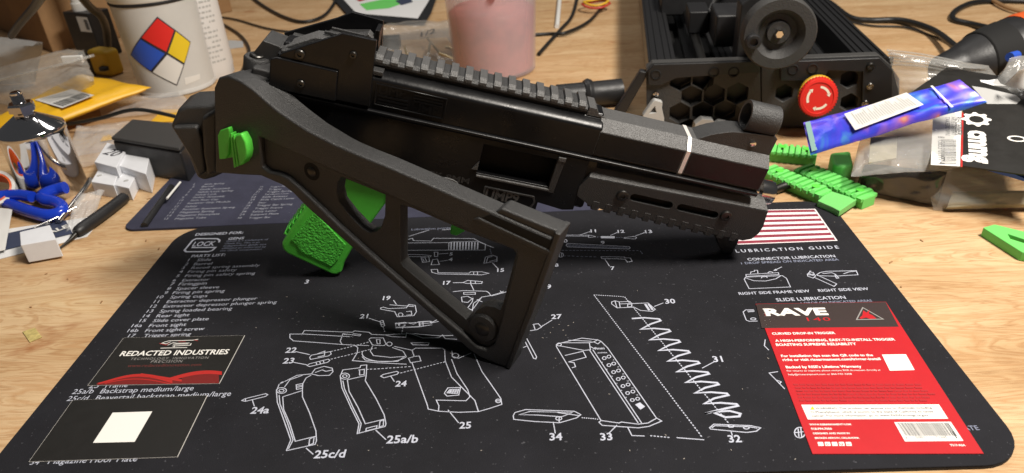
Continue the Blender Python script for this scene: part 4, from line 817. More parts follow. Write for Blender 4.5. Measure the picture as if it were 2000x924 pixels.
# yellow padded mailer
ym = root('padded_mailer', 'yellow padded mailer with a white barcode label', 'mailer', G(130, 200, 0))
Q = quadpx([(-60, 262, 20), (118, 236, 22), (296, 172, 30), (160, 146, 34)])
V, Fc = pillow(Q, 16, 4.2, wr=2.2, fr=3); mk('envelope', V, Fc, 'yellow', ym, smooth=60)
V, Fc = grid([p+EZ*4 for p in quadpx([(226, 152, 34), (246, 160, 32), (296, 172, 31), (160, 146, 36)])], 4, 4); 
lq = quadpx([(68, 195, 36), (122, 211, 35), (184, 186, 39), (140, 174, 40)]); mk('address_label', lq, [(0, 1, 2, 3)], 'label', ym)
A = ([], []); random.seed(5); x = .08
def bil(q, u, v): return (q[0]*(1-u)+q[3]*u)*(1-v)+(q[1]*(1-u)+q[2]*u)*v
while x < .92:
    w = random.choice((.02, .03, .05)); A = add(A, ([bil(lq, a, b)+EZ*.25 for a, b in ((x, .55), (x+w, .55), (x+w, .93), (x, .93))], [(0, 1, 2, 3)])); x += w+random.choice((.02, .03))
mk('barcode_bars', A[0], A[1], 'dgrey', ym, kind='stuff')
A = ([], [])
for v_ in (.1, .2, .3, .4): A = add(A, ([bil(lq, a, b)+EZ*.25 for a, b in ((.08, v_), (.8, v_), (.8, v_+.035), (.08, v_+.035))], [(0, 1, 2, 3)]))
mk('label_print', A[0], A[1], 'mgrey', ym, kind='stuff')
# bags on the left
V, Fc = pillow(quadpx([(-120, 180, 20), (60, 215, 20), (184, 158, 60), (165, 98, 78)][:4]), 30, 1.3, wr=5, fr=3); bagL = root('zip_bag', 'clear zip bag with a white slider behind the yellow mailer', 'bag', G(60, 190, 0)); mk('film', V, Fc, 'bag2', bagL, smooth=60)
V, Fc = box(G(142, 116, 82), (26, 5, 9)); mk('slider', V, Fc, 'label', bagL, bevel=1)
tubeo('zip_track', PX([(184, 108, 84), (120, 126, 80), (40, 146, 70), (-40, 166, 60)]), 1.8, 'bag2', bagL)
V, Fc = pillow(quadpx([(-140, 175, 5), (70, 160, 5), (85, 82, 80), (-140, 58, 90)]), 70, 8.1, wr=7, fr=2.4, flat=.3); mk('plastic_sack', V, Fc, 'bag3', None, smooth=60, label='milky grey plastic sack slumped in front of the cardboard box', cat='sack')
V, Fc = pillow(quadpx([(120, 330, 2), (262, 318, 2), (290, 236, 8), (150, 246, 12)]), 12, 2.7, wr=3.2, fr=4); mk('clear_bag', V, Fc, 'bag', None, smooth=60, label='crumpled clear bag between the steel bottle and black case', cat='bag')
V, Fc = pillow(quadpx([(128, 452, 2), (178, 432, 2), (205, 372, 10), (150, 380, 12)]), 8, 6.4, wr=2.6, fr=4); mk('clear_bag', V, Fc, 'bag', None, smooth=60, label='small crumpled clear bag under the steel rod and pick', cat='bag')
V, Fc = pillow(quadpx([(200, 232, 2), (390, 215, 2), (350, 180, 6), (190, 200, 10)]), 10, 9.4, wr=2.4, fr=4); mk('clear_bag', V, Fc, 'bag', None, smooth=60, label='flat clear bag in front of the hazard tub', cat='bag')
sheet('yellow_envelope', [(292, 240, 1), (360, 236, 1), (352, 214, 1), (318, 214, 1)], 'yellow', 'yellow envelope corner showing beside the hazard tub', 'envelope', seed=8, wr=.3)
sheet('yellow_scrap', [(196, 276, 3), (222, 272, 3), (214, 262, 3), (202, 264, 3)], 'yellow', 'scrap of yellow paper beside the black case', 'scrap', seed=9, wr=.3)
tubeo('flat_black_cable', PX([(112, 243, 12), (140, 241, 14), (200, 230, 22), (245, 217, 30), (280, 215, 30), (335, 226, 24), (352, 232, 20)]), 2.4, 'cablem', label='thin black cable arching over the clear bag to the gun', cat='cable')
# hazard diamond tub
tr_ = 51
cx_, cy_ = G(332, 186).x-4, G(332, 186).y+40
tub = root('plastic_tub', 'milky plastic tub with a four colour hazard diamond', 'tub', (cx_, cy_, 0))
def tub_r(z): return tr_*(1+.00055*z)
zl_ = zup(cx_, cy_-tr_, 14)
vcyl('wall', [(tr_-4, .1), (tr_, 4), (tub_r(zl_), zl_)], (cx_, cy_, 0), 'tub', tub, 64)
vcyl('seam', [(tub_r(zl_)+1, zl_), (tub_r(zl_)+1.6, zl_+2), (tub_r(zl_)+1, zl_+4)], (cx_, cy_, 0), 'black', tub, 64)
vcyl('lid', [(tub_r(zl_)+.6, zl_+4), (tub_r(zl_)+2, zl_+6), (tub_r(zl_)+2, zl_+40)], (cx_, cy_, 0), 'label', tub, 64)
vcyl('foot_ring', [(tr_-2, .05), (tr_+.8, 1.5), (tr_+.8, 6), (tr_-.5, 8)], (cx_, cy_, 0), 'tub', tub, 64)
def oncyl(px, py, cx, cy, r):
    d = ray(px, py); ox, oy = CAM.x-cx, CAM.y-cy; a = d.x**2+d.y**2; b = 2*(ox*d.x+oy*d.y); c_ = ox*ox+oy*oy-r*r; di = b*b-4*a*c_
    t = (-b-math.sqrt(max(0, di)))/(2*a); p = CAM+d*t; return (math.atan2(p.y-cy, p.x-cx), p.z)
def cyl_quad(name, q, dr, mt, par, n=8, cxy=None, rf=None):
    cx, cy = cxy or (cx_, cy_); rf = rf or tub_r; V = []; Fc = []
    for j in range(n+1):
        for i in range(n+1):
            u, v = i/n, j/n; a = (q[0][0]*(1-u)+q[1][0]*u)*(1-v)+(q[3][0]*(1-u)+q[2][0]*u)*v; z = (q[0][1]*(1-u)+q[1][1]*u)*(1-v)+(q[3][1]*(1-u)+q[2][1]*u)*v
            r = rf(z)+dr; V.append((cx+r*math.cos(a), cy+r*math.sin(a), z))
    for j in range(n):
        for i in range(n): k = j*(n+1)+i; Fc.append((k, k+1, k+n+2, k+n+1))
    return mk(name, V, Fc, mt, par, smooth=60)
DT, DL, DB, DR = [oncyl(x, y, cx_, cy_, tr_+2) for x, y in ((307, 32), (255, 107), (346, 168), (372, 82))]
mid = lambda a, b, f=.5: (a[0]+(b[0]-a[0])*f, a[1]+(b[1]-a[1])*f)
CC = oncyl(326, 104, cx_, cy_, tr_+2)
cyl_quad('diamond_border', [DT, DR, DB, DL], .5, 'ink', tub, 12)
def shrink(q, f=.045):
    c = (sum(p[0] for p in q)/4, sum(p[1] for p in q)/4); return [mid(p, c, f*2) for p in q]
for nm, q, mt in (('diamond_red', [DT, mid(DT, DR), CC, mid(DT, DL)], 'hz_red'), ('diamond_yellow', [mid(DT, DR), DR, mid(DR, DB), CC], 'hz_yel'), ('diamond_white', [CC, mid(DR, DB), DB, mid(DL, DB)], 'label'), ('diamond_blue', [mid(DT, DL), CC, mid(DL, DB), DL], 'hz_blue')):
    cyl_quad(nm, shrink(q), 1.0, mt, tub, 8)
w4 = [oncyl(x, y, cx_, cy_, tr_+1) for x, y in ((360, 152), (390, 144), (391, 154), (362, 166))]; cyl_quad('white_sticker', w4, .5, 'label', tub, 4)
# white printed bottle
wx, wy = G(402, 158).x, G(402, 158).y+26
wbt = root('white_bottle', 'white bottle covered in small grey print beside the hazard tub', 'bottle', (wx, wy, 0))
vcyl('body', [(30, .1), (33, 4), (33, 14), (34, 16), (34, 260)], (wx, wy, 0), 'paper', wbt, 48)
random.seed(9); A = ([], [])
for k in range(26):
    z0 = 26+7*k; a0 = math.radians(205); a1 = math.radians(335)
    a = a0
    while a < a1:
        w = random.uniform(.06, .2)
        if random.random() < .9: 
            V = []
            for j in range(4):
                t = a+w*j/3; V += [(wx+34.25*math.cos(t), wy+34.25*math.sin(t), z0), (wx+34.25*math.cos(t), wy+34.25*math.sin(t), z0+2.6)]
            A = add(A, (V, [(2*j, 2*j+2, 2*j+3, 2*j+1) for j in range(3)]))
        a += w+.05
mk('label_print', A[0], A[1], 'mgrey', wbt, kind='stuff')
# cardboard box in the corner
e0 = G(104, 104); ang = math.radians(48)
X_ = Vector((math.cos(ang), math.sin(ang), 0)); Y_ = Vector((-math.sin(ang), math.cos(ang), 0))
cbx = root('cardboard_box', 'plain brown cardboard box in the corner behind the sack', 'box', e0+X_*150+Y_*150)
def cbox(): 
    c_ = e0+X_*170+Y_*170; return box(c_+EZ*150.1, (340, 340, 300), (X_, Y_, EZ))
mk('carton', *cbox(), 'cardboard', cbx, bevel=2)
mk('flap', *box(e0-X_*60+Y_*170+EZ*292, (125, 336, 4), (Vector((X_.x*.93, X_.y*.93, .36)), Y_, Vector((-.36*X_.x, -.36*X_.y, .93)))), 'cardboard', cbx)
tubeo('black_strap', PX([(22, 70, 100), (40, 45, 130), (66, 15, 160), (84, -12, 190)]), 4.5, 'cablem', label='thick black cable running up across the cardboard box', cat='cable')
# charger with plug
ch = root('charger', 'black charger block with white plug and barcode sticker', 'charger', G(182, 112, 0))
cc = G(186, 112)+Vector((0, 18, 0)); a_ = math.radians(-24); X2 = Vector((math.cos(a_), math.sin(a_), 0)); Y2 = Vector((-math.sin(a_), math.cos(a_), 0))
hz = 74
mk('body', *box(cc+EZ*(hz/2+.1), (62, 40, hz), (X2, Y2, EZ)), 'black', ch, bevel=2.5, seg=3)
mk('sticker', *box(cc-Y2*20.2+X2*14+EZ*(hz-18), (26, .4, 24), (X2, Y2, EZ)), 'label', ch)
A = ([], [])
for k in range(6): A = add(A, box(cc-Y2*20.6+X2*(18+k*1.4)+EZ*(hz-18), (.7, .3, 16), (X2, Y2, EZ)))
mk('sticker_print', A[0], A[1], 'dgrey', ch, kind='stuff')
vcyl('plug', [(13, 0), (13, 12), (11, 14), (11, 70)], (cc.x-6, cc.y, hz+.2), 'label', ch, 20)
tubeo('adapter_cable', PX([(152, -14, 150), (176, 14, 120), (196, 30, 100), (206, 52, 70), (210, 80, 40), (212, 108, 6)]), 5.5, 'cablem', label='thick black cable bending down behind the hazard tub', cat='cable')
# yellow and black tape measure like tool
tm = root('tape_measure', 'yellow and black tape measure wedged beside the hazard tub', 'tape measure', G(212, 145, 0))
tc_ = G(206, 150)+Vector((0, 14, 0))
mk('case', *box(tc_+EZ*20, (42, 28, 40), (X2, Y2, EZ)), 'yel', tm, bevel=7, seg=4)
mk('grip_band', *box(tc_-X2*18+EZ*18, (12, 31, 36), (X2, Y2, EZ)), 'black', tm, bevel=5, seg=3)
vcyl('lock', [(7, 0), (7, 5), (5, 6)], (tc_.x+6, tc_.y-20, 12), 'black', tm, 20)
# ================================================================== back of the bench
tubeo('long_cable', PX([(470, 148, 3), (480, 122, 3), (486, 95, 3), (470, 70, 3), (440, 50, 3), (420, 42, 3)]), 2.6, 'cablem', label='black cable curling down beside the white bottle', cat='cable')
tubeo('thin_cable', PX([(418, 32, 3), (460, 38, 3), (520, 55, 3), (570, 62, 3), (640, 60, 3)]), 1.8, 'cablem', label='thin grey black cable running straight behind the rear sight', cat='cable')
tubeo('looped_cable', PX([(480, -14, 4), (520, 15, 4), (565, 37, 4), (600, 42, 4), (636, 28, 4), (662, -8, 4)]), 3.0, 'cablem', label='black cable sagging in a loop behind the rear sight', cat='cable')
sheet('foil_scrap', [(422, 98, .6), (476, 92, .6), (474, 80, .6), (436, 78, .6)], 'mgrey', 'flat grey scrap on the plywood behind the gun', 'scrap', seed=4, wr=.2)
cb = root('clipboard', 'dark clipboard holding a printed sheet at the back of the bench', 'clipboard', G(740, 30, 0))
mk('board', [G(*p_, 5) for p_ in ((632, -24), (690, 42), (830, 46), (842, 26), (860, -24))]+[G(*p_, .1) for p_ in ((632, -24), (690, 42), (830, 46), (842, 26), (860, -24))], [(0, 1, 2, 3, 4), (9, 8, 7, 6, 5)]+[(i, 5+i, 5+(i+1) % 5, (i+1) % 5) for i in range(5)], 'black', cb)
mk('printed_sheet', [G(*p_, 6) for p_ in ((650, -24), (696, 26), (816, 36), (836, 4), (850, -24))], [(0, 1, 2, 3, 4)], 'paper', cb)
mk('green_print', [G(*p_, 6.3) for p_ in ((702, 8), (716, 20), (760, 16), (800, 2), (770, -6))], [(0, 1, 2, 3, 4)], 'green_d', cb)
mk('red_print', [G(*p_, 6.3) for p_ in ((690, -4), (702, 3), (720, -2), (716, -12))], [(0, 1, 2, 3)], 'card_r', cb)
mk('navy_print', [G(*p_, 6.5) for p_ in ((772, 2), (784, 10), (806, 4), (800, -10))], [(0, 1, 2, 3)], 'navy', cb)
cbg = root('screw_bag', 'clear bag of brass pins marked 1/2 behind the top rail', 'bag', G(830, 80, 0))
V, Fc = pillow(quadpx([(740, 118, 3), (905, 138, 3), (890, 40, 14), (742, 56, 14)]), 26, 3.9, wr=3.5, fr=3.5); mk('film', V, Fc, 'bag2', cbg, smooth=60)
Vt, Ft = text3('1/2', G(822, 72, 26), Vector((.97, .1, .2)), Vector((-.1, .9, .1)), 24, 1.3, .01); mk('ink_mark', Vt, Ft, 'dgrey', cbg)
for a, b in (((834, 74), (862, 108)), ((840, 84), (836, 112)), ((858, 104), (892, 118)), ((790, 92), (796, 110)), ((870, 92), (900, 100))):
    tubeo('brass_pin', PX([(*a, 18), ((a[0]+b[0])/2, (a[1]+b[1])/2, 15), (*b, 12)]), 1.9, 'brass', label='pale brass pin lying in the clear bag behind the rail', cat='pin', group='brass pins in the clear bag', k=3)
mk('dark_box', *box(G(762, 98)+Vector((0, 12, 9.1)), (30, 24, 18)), 'black', bevel=1.5, label='small dark box beside the clear bag of pins', cat='box')
# red tinted tub
rx, ry = G(965, 158).x, G(965, 158).y+50
rt = root('red_cup', 'frosted clear cup tinted red by its contents behind the rail', 'cup', (rx, ry, 0))
V, Fc = lathe([(54, .1), (58, 3), (66, 200), (63.5, 200), (56, 5), (.1, 4)], 64, (rx, ry, 0), None, True, False); mk('wall', V, Fc, 'cup', rt, smooth=40)
vcyl('contents', [(54, 6), (57, 60), (58.5, 84), (50, 90), (20, 94), (.1, 92)], (rx, ry, 0), 'redfill', rt, 48, smooth=60)
mk('red_cap_piece', *lathe([(5, 0), (5, 4), (3, 5)], 16, Vector((rx+8, ry-64, 118)), (EX, EZ, -EY)), 'red', rt, smooth=40)
# wires right of the cup
tubeo('back_cable', PX([(1045, 68, 3), (1075, 66, 3), (1105, 64, 6), (1150, 42, 4), (1180, 8, 4)]), 2.8, 'cablem', label='black cable crossing behind the red cup toward the machine', cat='cable')
tubeo('crossing_cable', PX([(1052, 106, 3), (1068, 88, 3), (1095, 58, 3), (1118, 30, 3), (1130, -14, 3)]), 3.0, 'cablem', label='black cable climbing diagonally over the other cable beside the cup', cat='cable')
tubeo('white_tube', PX([(1088, 52, 3), (1091, 20, 3), (1094, -14, 3)]), 4, 'label', label='thin white tube standing behind the crossing cables', cat='tube')
for mt, r0, lb in (('wire_y', 22, 'yellow wire coiled in a loop beside the machine frame'), ('wire_r', 25, 'red wire coiled in a loop beside the machine frame')):
    p0 = G(1164, 4, 16); P = [p0+Vector((r0*math.cos(t*.42), r0*.95*math.sin(t*.42), 1.5*math.sin(t)+(0 if mt == 'wire_y' else -4))) for t in range(16)]
    V, Fc = tube(P, 1.9, 8); mk('coiled_wire', V, Fc, mt, smooth=50, label=lb, cat='wire')
# black adapter lying behind the shroud
ad = root('adapter', 'black cylindrical adapter with a collar lying behind the rail end', 'adapter', G(1150, 195, 0))
p0, p1 = G(1088, 190, 17), G(1214, 178, 17)
tubeo('barrel', [p0, p0.lerp(p1, .5), p1], 15, 'black', ad, n=20)
tubeo('collar', [p0.lerp(p1, .42), p0.lerp(p1, .48), p0.lerp(p1, .54)], [17, 19, 17], 'black', ad, n=20)
# ================================================================== milling machine at the back right
mA = G(1258, 247); mB = G(1728, 246); MXv = (mB-mA); MWd = MXv.length; MXv.normalize(); MYv = EZ.cross(MXv)
MM = Matrix((MXv, MYv, EZ)).transposed()
mc = root('desktop_machine', 'black desktop milling machine with honeycomb end plate and extruded rails', 'machine', mA, MM)
def ml(px, py, y=0.0):                        # pixel -> (x, z) on the machine plane y
    d = onplane(px, py, mA+MYv*y, MYv)-mA; return (d.dot(MXv), d.z)
def mp(name, V, Fc, mt, par=None, **kw): return mk(name, V, Fc, mt, par or mc, local=True, **kw)
def mside(name, loops, y0, y1, mt, par=None, **kw):
    if len(loops) == 1: V, Fc = prism([(a, y0, b) for a, b in loops[0]], (0, y1-y0, 0))
    else: V, Fc = holes(loops, y1-y0, lambda x, y, d: Vector((x, y0+d, y)))
    return mp(name, V, Fc, mt, par, merge=len(loops) > 1, **kw)
def mz(L, y=0.0): return [ml(*p_, y) for p_ in L]
def hexa(px, py, r): c_ = ml(px, py); return [(c_[0]+r*math.cos(math.radians(60*k+30)), c_[1]+r*math.sin(math.radians(60*k+30))) for k in range(6)]
top_l = ml(1264, 118); top_r = ml(1712, 104)
mH = (top_l[1]+top_r[1])/2
o, s = (1200, 0), .3247
hx = [hexa(o[0]+s*x, o[1]+s*y, 12.8) for x, y in ((462, 562), (596, 558), (735, 548), (390, 665), (526, 660), (660, 650), (530, 462), (395, 468), (1010, 545))]
plo = mz([(1262, 128), (1274, 119), (1482, 112), (1482, 262), (1262, 262)]); plo = [(a, max(b, 2.0)) for a, b in plo]
plate = mside('end_plate', [plo]+hx[:8], -8, 4, 'black_g', bevel=.6, seg=1)
pro = mz([(1484, 112), (1712, 103), (1734, 122), (1752, 150), (1752, 195), (1724, 250), (1484, 262)]); pro = [(a, max(b, 2.0)) for a, b in pro]
hx2 = [hexa(1529, 177, 10), hexa(1655, 150, 10), hexa(1655, 195, 10)]
plate2 = mside('end_plate', [pro]+hx2, -8, 4, 'black_g', bevel=.6, seg=1)
mside('plate_backing', [[(2, 3), (MWd-4, 3), (MWd-4, mH-4), (2, mH-4)]], 5, 8, 'anod')
fr = mz([(1265, 131), (1276, 119.5), (1482, 113), (1482, 136), (1375, 142), (1320, 146), (1290, 160), (1265, 160)]); fr_ = mside('top_flange', [fr], -12, -8.1, 'black', plate, bevel=.8)
mside('top_flange', [mz([(1520, 113), (1710, 105.5), (1735, 130), (1735, 225), (1676, 226), (1678, 132), (1612, 130), (1600, 150), (1520, 150)])], -14, -8.1, 'black', plate2, bevel=.8)
def mscrew(px, py, r, mt, par, y=-12.0):
    a_, b_ = ml(px, py, y); V, Fc = lathe([(r, -1), (r, .6), (r*.8, 1.6), (r*.4, 1.8), (.1, .9)], 18, (a_, y, b_), (Vector((1, 0, 0)), Vector((0, 0, 1)), Vector((0, -1, 0))), True, False); return mp('screw', V, Fc, mt, par, smooth=40)
def mhole(px, py, r, par, y=-12.0):
    a_, b_ = ml(px, py, y); V, Fc = lathe([(r*1.25, -.6), (r*1.25, .5), (r, .9), (r*.95, -.5), (.1, -.5)], 20, (a_, y, b_), (Vector((1, 0, 0)), Vector((0, 0, 1)), Vector((0, -1, 0))), True, False); return mp('bolt_hole', V, Fc, 'void', par, smooth=40)
for p_ in ((1281, 146), (1394, 141), (1433, 141)): mhole(*p_, 4.6, plate)
for p_ in ((1549, 136), (1587, 134)): mhole(*p_, 4.6, plate2, -14)
mscrew(1281, 184, 3.6, 'steel', plate, -9); mscrew(1699, 169, 4.0, 'steel', plate2, -14.2); mscrew(1690, 203, 4.0, 'steel', plate2, -14.2); mscrew(1700, 130, 4.2, 'screw', plate2, -14.2)
# extrusions running back
def ext(x0, x1, z0, z1, y0=9, y1=620):
    w = x1-x0; o_ = mp('extrusion', *box(((x0+x1)/2, (y0+y1)/2, (z0+z1)/2), (w, y1-y0, z1-z0)), 'anod', bevel=1)
    for k in range(max(1, int(w//14))):
        xx_ = x0+(k+.5)*w/max(1, int(w//14)); mp('slot_lip', *box((xx_-3.4, (y0+y1)/2, z1+.6), (1.6, y1-y0, 1.8)), 'anod', o_); mp('slot_lip', *box((xx_+3.4, (y0+y1)/2, z1+.6), (1.6, y1-y0, 1.8)), 'anod', o_)
ext(2, 32, mH-38, mH-6); ext(MWd-38, MWd-6, mH-38, mH-6)
for k in range(5): ext(48+k*34, 70+k*34, mH-30, mH-24)
mp('bed', *box((MWd/2, 315, mH/2-16), (MWd-20, 608, mH-40)), 'void')
for xr in (60, MWd-80): mp('guide_rod', *lathe([(5, 10), (5, 600)], 20, (xr, 0, mH-8), (Vector((1, 0, 0)), Vector((0, 0, -1)), Vector((0, 1, 0)))), 'screw', smooth=40)
cg = mp('carriage', *box((MWd/2-20, 260, mH+2), (MWd-90, 70, 26)), 'black', bevel=3)
for k in range(4): mp('screw', *lathe([(3.4, 0), (3.4, 2), (2, 2.4)], 14, (60+k*40, 245, mH+15)), 'steel', cg, smooth=40)
tubeo('ribbon_lead', [MM @ Vector(v_)+mA for v_ in ((100, 250, mH+18), (120, 200, mH+50), (90, 160, mH+30), (70, 120, mH+4))], 3, 'cablem', mc)
mside('side_bracket', [mz([(1196, 246), (1206, 246), (1262, 150), (1262, 140), (1250, 138), (1188, 236)], -6)], -8, 2, 'black', bevel=1)
mp('side_foot', *box((-18, 2, 5.1), (36, 14, 10)), 'black', bevel=1)
# hand wheel
wc = ml(1519, 62, -40); AX = (Vector((1, 0, 0)), Vector((0, 0, 1)), Vector((0, -1, 0)))
wr_ = abs(ml(1592, 62, -40)[0]-ml(1447, 62, -40)[0])/2
wh = mp('hand_wheel', *lathe([(.1, -8), (wr_*.9, -8), (wr_, -5), (wr_, 8), (wr_*.95, 11), (wr_*.68, 11), (wr_*.62, 8.5), (wr_*.5, 1), (wr_*.34, 1), (wr_*.32, 4), (wr_*.30, 5), (wr_*.1, 5)], 72, (wc[0], -40, wc[1]), AX, False, True), 'black_g', smooth=32)
mp('wheel_nut', *lathe([(4.6, 4), (4.6, 9), (3.6, 10.5)], 6, (wc[0], -40, wc[1]), AX), 'steel', wh, smooth=20)
kc = ml(1470, 79, -52); mp('wheel_knob', *lathe([(6.4, -4), (7.2, 2), (7.4, 6), (6.4, 8), (4, 8.2), (3.6, 5), (.1, 5)], 24, (kc[0], -52, kc[1]), AX, True, False), 'black', wh, smooth=40)
mp('wheel_shaft', *lathe([(8, -8), (8, -60)], 20, (wc[0], -40, wc[1]), AX), 'anod', wh, smooth=40)
mside('wheel_bearing', [[(wc[0]-30, 4), (wc[0]+30, 4), (wc[0]+30, wc[1]+16), (wc[0]+16, wc[1]+28), (wc[0]-16, wc[1]+28), (wc[0]-30, wc[1]+16)]], 6, 34, 'black', bevel=2)
mp('motor', *box((wc[0]-8, 80, mH+14), (80, 60, 36)), 'black', bevel=3)
mp('motor_cap', *box((wc[0]-60, 130, mH+10), (24, 50, 26)), 'anod', bevel=2)
# emergency stop
ec = ml(1597, 188, -34); EX2 = (Vector((.985, .17, 0)), Vector((-.05, .15, .985)).normalized(), Vector((-.17, -.97, .16)).normalized())
er = 19.8
es = mp('stop_button', *lathe([(er*.8, -4), (er*.97, -2), (er, 0), (er, 7), (er*.94, 10), (er*.80, 10.6), (er*.78, 9.8), (.1, 9.8)], 60, (ec[0], -34, ec[1]), EX2, True, False), 'red', smooth=32)
mp('stop_collar', *lathe([(er*1.0, -14), (er*1.0, -6), (er*.85, -4)], 40, (ec[0], -34, ec[1]), EX2), 'yel', es, smooth=40)
mp('stop_stem', *lathe([(er*.7, -30), (er*.7, -12)], 30, (ec[0], -34, ec[1]), EX2), 'black', es, smooth=40)
rb = None
for k in range(40):
    a_ = 2*math.pi*k/40; p_ = Vector((ec[0], -34, ec[1]))+EX2[0]*(er*math.cos(a_))+EX2[1]*(er*math.sin(a_))+EX2[2]*4
    if rb is None: rb = mk('stop_knurl', [v-Vector((0, 0, 0)) for v in box((0, 0, 0), (1.1, 1.6, 6.5), EX2)[0]], box((0, 0, 0), (1, 1, 1))[1], 'red', es, local=True); o_ = rb
    else: o_ = rb.copy(); COL.objects.link(o_); o_.parent = es
    o_.location = p_*K
for k in range(3):
    A = ([], []); a0 = math.radians(20+120*k); n_ = 10
    P = []
    for j in range(n_+1):
        a_ = a0+math.radians(62)*j/n_; P.append((a_, .50*er, .62*er))
    V = []
    C0 = Vector((ec[0], -34, ec[1]))+EX2[2]*9.95
    for a_, r0, r1 in P: V += [C0+EX2[0]*(r0*math.cos(a_))+EX2[1]*(r0*math.sin(a_)), C0+EX2[0]*(r1*math.cos(a_))+EX2[1]*(r1*math.sin(a_))]
    Fq = [(2*j, 2*j+2, 2*j+3, 2*j+1) for j in range(n_)]
    b = len(V); at = a0-math.radians(2)
    for r_, aa in ((.44, 0), (.68, 0), (.56, -16)): V.append(C0+EX2[2]*.02+EX2[0]*(r_*er*math.cos(at+math.radians(aa)))+EX2[1]*(r_*er*math.sin(at+math.radians(aa))))
    mp('stop_arrow', V, Fq+[(b, b+1, b+2)], 'cream', es)
# small grey printed pieces in front of the machine
ap = [onplane(*p_, G(1276, 262), EY) for p_ in ((1256, 226), (1275, 199), (1280, 196), (1294, 200), (1293, 212), (1297, 230), (1298, 261), (1256, 261))]
ai = [onplane(*p_, G(1276, 262), EY) for p_ in ((1268, 222), (1279, 208), (1282, 220))]
yb = G(1276, 262).y
V, Fc = holes([[(p.x, p.z) for p in ap], [(p.x, p.z) for p in ai]], 8, lambda x, y, d: Vector((x, yb+d, y))); mk('triangular_bracket', V, Fc, 'mgrey', merge=True, bevel=.5, label='pale grey triangular bracket standing before the honeycomb plate', cat='bracket')
for lb, p_, w, h in (('light grey round clip before the honeycomb plate', (1376, 264), 26, 19), ('light grey angled clip beside the front sight', (1408, 262), 20, 14)):
    c_ = G(*p_); y0 = c_.y; V, Fc = holes([[(c_.x-w/2, .1), (c_.x-w*.42, h*.7), (c_.x-w*.15, h), (c_.x+w*.3, h*.9), (c_.x+w/2, h*.4), (c_.x+w/2, .1)], [(c_.x-w*.2+2.6*math.cos(t), h*.5+2.6*math.sin(t)) for t in (0, 1, 2, 3, 4, 5)]], 10, lambda x, y, d: Vector((x, y0+d, y))); mk('printed_clip', V, Fc, 'mgrey', merge=True, bevel=.6, label=lb, cat='clip')
# ================================================================== right side clutter
def green_rail(label, P0, P1, zt, wid, n, mt='green_d', side=1):
    a, b = G(*P0, zt), G(*P1, zt); X_ = (b-a).normalized(); Y_ = EZ.cross(X_)*side; L = (b-a).length
    r = root('picatinny_rail', label, 'rail', Vector((*((a+b)/2).xy, 0)), group=None)
    def bar(x0, x1, y0, y1, z0, z1): return box(a+X_*((x0+x1)/2)+Y_*((y0+y1)/2)+EZ*((z0+z1)/2-zt), (x1-x0, y1-y0, z1-z0), (X_, Y_*side, EZ))
    mk('base', *bar(-3, L+3, 4, wid-4, .1, zt-3), mt, r, bevel=.4)
    ta = [(0, zt-5.4), (2.4, zt-7), (wid-2.4, zt-7), (wid, zt-5.4), (wid, zt-2.6), (wid-2.6, zt), (2.6, zt), (0, zt-2.6)]
    P = L/n
    V, Fc = prism([a+Y_*y+EZ*(z-zt) for y, z in ta], X_*(P*.60)); t0_ = mk('tooth', V, Fc, mt, r, bevel=.35)
    for k in range(1, n): cp_part(t0_, r, X_*(P*k))
    for x_ in (P*1.8, L-P*1.2): V, Fc = lathe([(3.6, 0), (3.6, .35)], 18, a+X_*x_+Y_*(wid/2)+EZ*.02); mk('bolt_hole', V, Fc, 'green', r)
    mk('core', *bar(-2.5, L+2.5, 1.6, wid-1.6, zt-5.6, zt-2.4), mt, r)
    return r
green_rail('long green toothed rail beside the pale green plate', (1553, 329), (1676, 384), 13, 24, 11)
green_rail('green toothed rail lying closest to the gun muzzle', (1488, 330), (1594, 376), 13, 20, 9)
green_rail('green toothed rail tucked behind the front sight', (1506, 292), (1590, 300), 15, 20, 7)
T = [G(x, y, 9.0) for x, y in ((1597, 392), (1620, 372), (1674, 389), (1640, 412), (1625, 404))]
V, Fc = prism([Vector((p.x, p.y, 3.1)) for p in T], (0, 0, 6)); mk('green_plate', V, Fc, 'green_p', bevel=.6, label='pale green flat plate resting on the black mat corner', cat='plate')
T = [(1920, 444), (1942, 438), (2040, 462), (2040, 500), (1996, 492)]; HL = [(1968, 456), (2010, 470), (2012, 478), (1974, 466)]
Tg = [G(x, y, 8) for x, y in T]; Hg = [G(x, y, 8) for x, y in HL]
V, Fc = holes([[(p.x, p.y) for p in Tg], [(p.x, p.y) for p in Hg]], 8, lambda x, y, d: Vector((x, y, .05+d))); mk('green_link', V, Fc, 'green_d', merge=True, bevel=.8, label='green slotted plastic link alone on the bare plywood', cat='link')
T = [G(x, y, 20) for x, y in ((1622, 296), (1662, 292), (1668, 318), (1650, 324), (1628, 318))]
V, Fc = prism([Vector((p.x, p.y, .1)) for p in T], (0, 0, 19)); mk('green_part', V, Fc, 'green_d', bevel=3, seg=3, label='rounded green part inside the clear bag behind the rails', cat='part')
# dark tools under the bags
tubeo('steel_punch', PX([(1496, 378, 5), (1530, 364, 6), (1560, 356, 7)]), [3, 4, 4.6], 'screw', label='grey steel punch beneath the green rails', cat='punch')
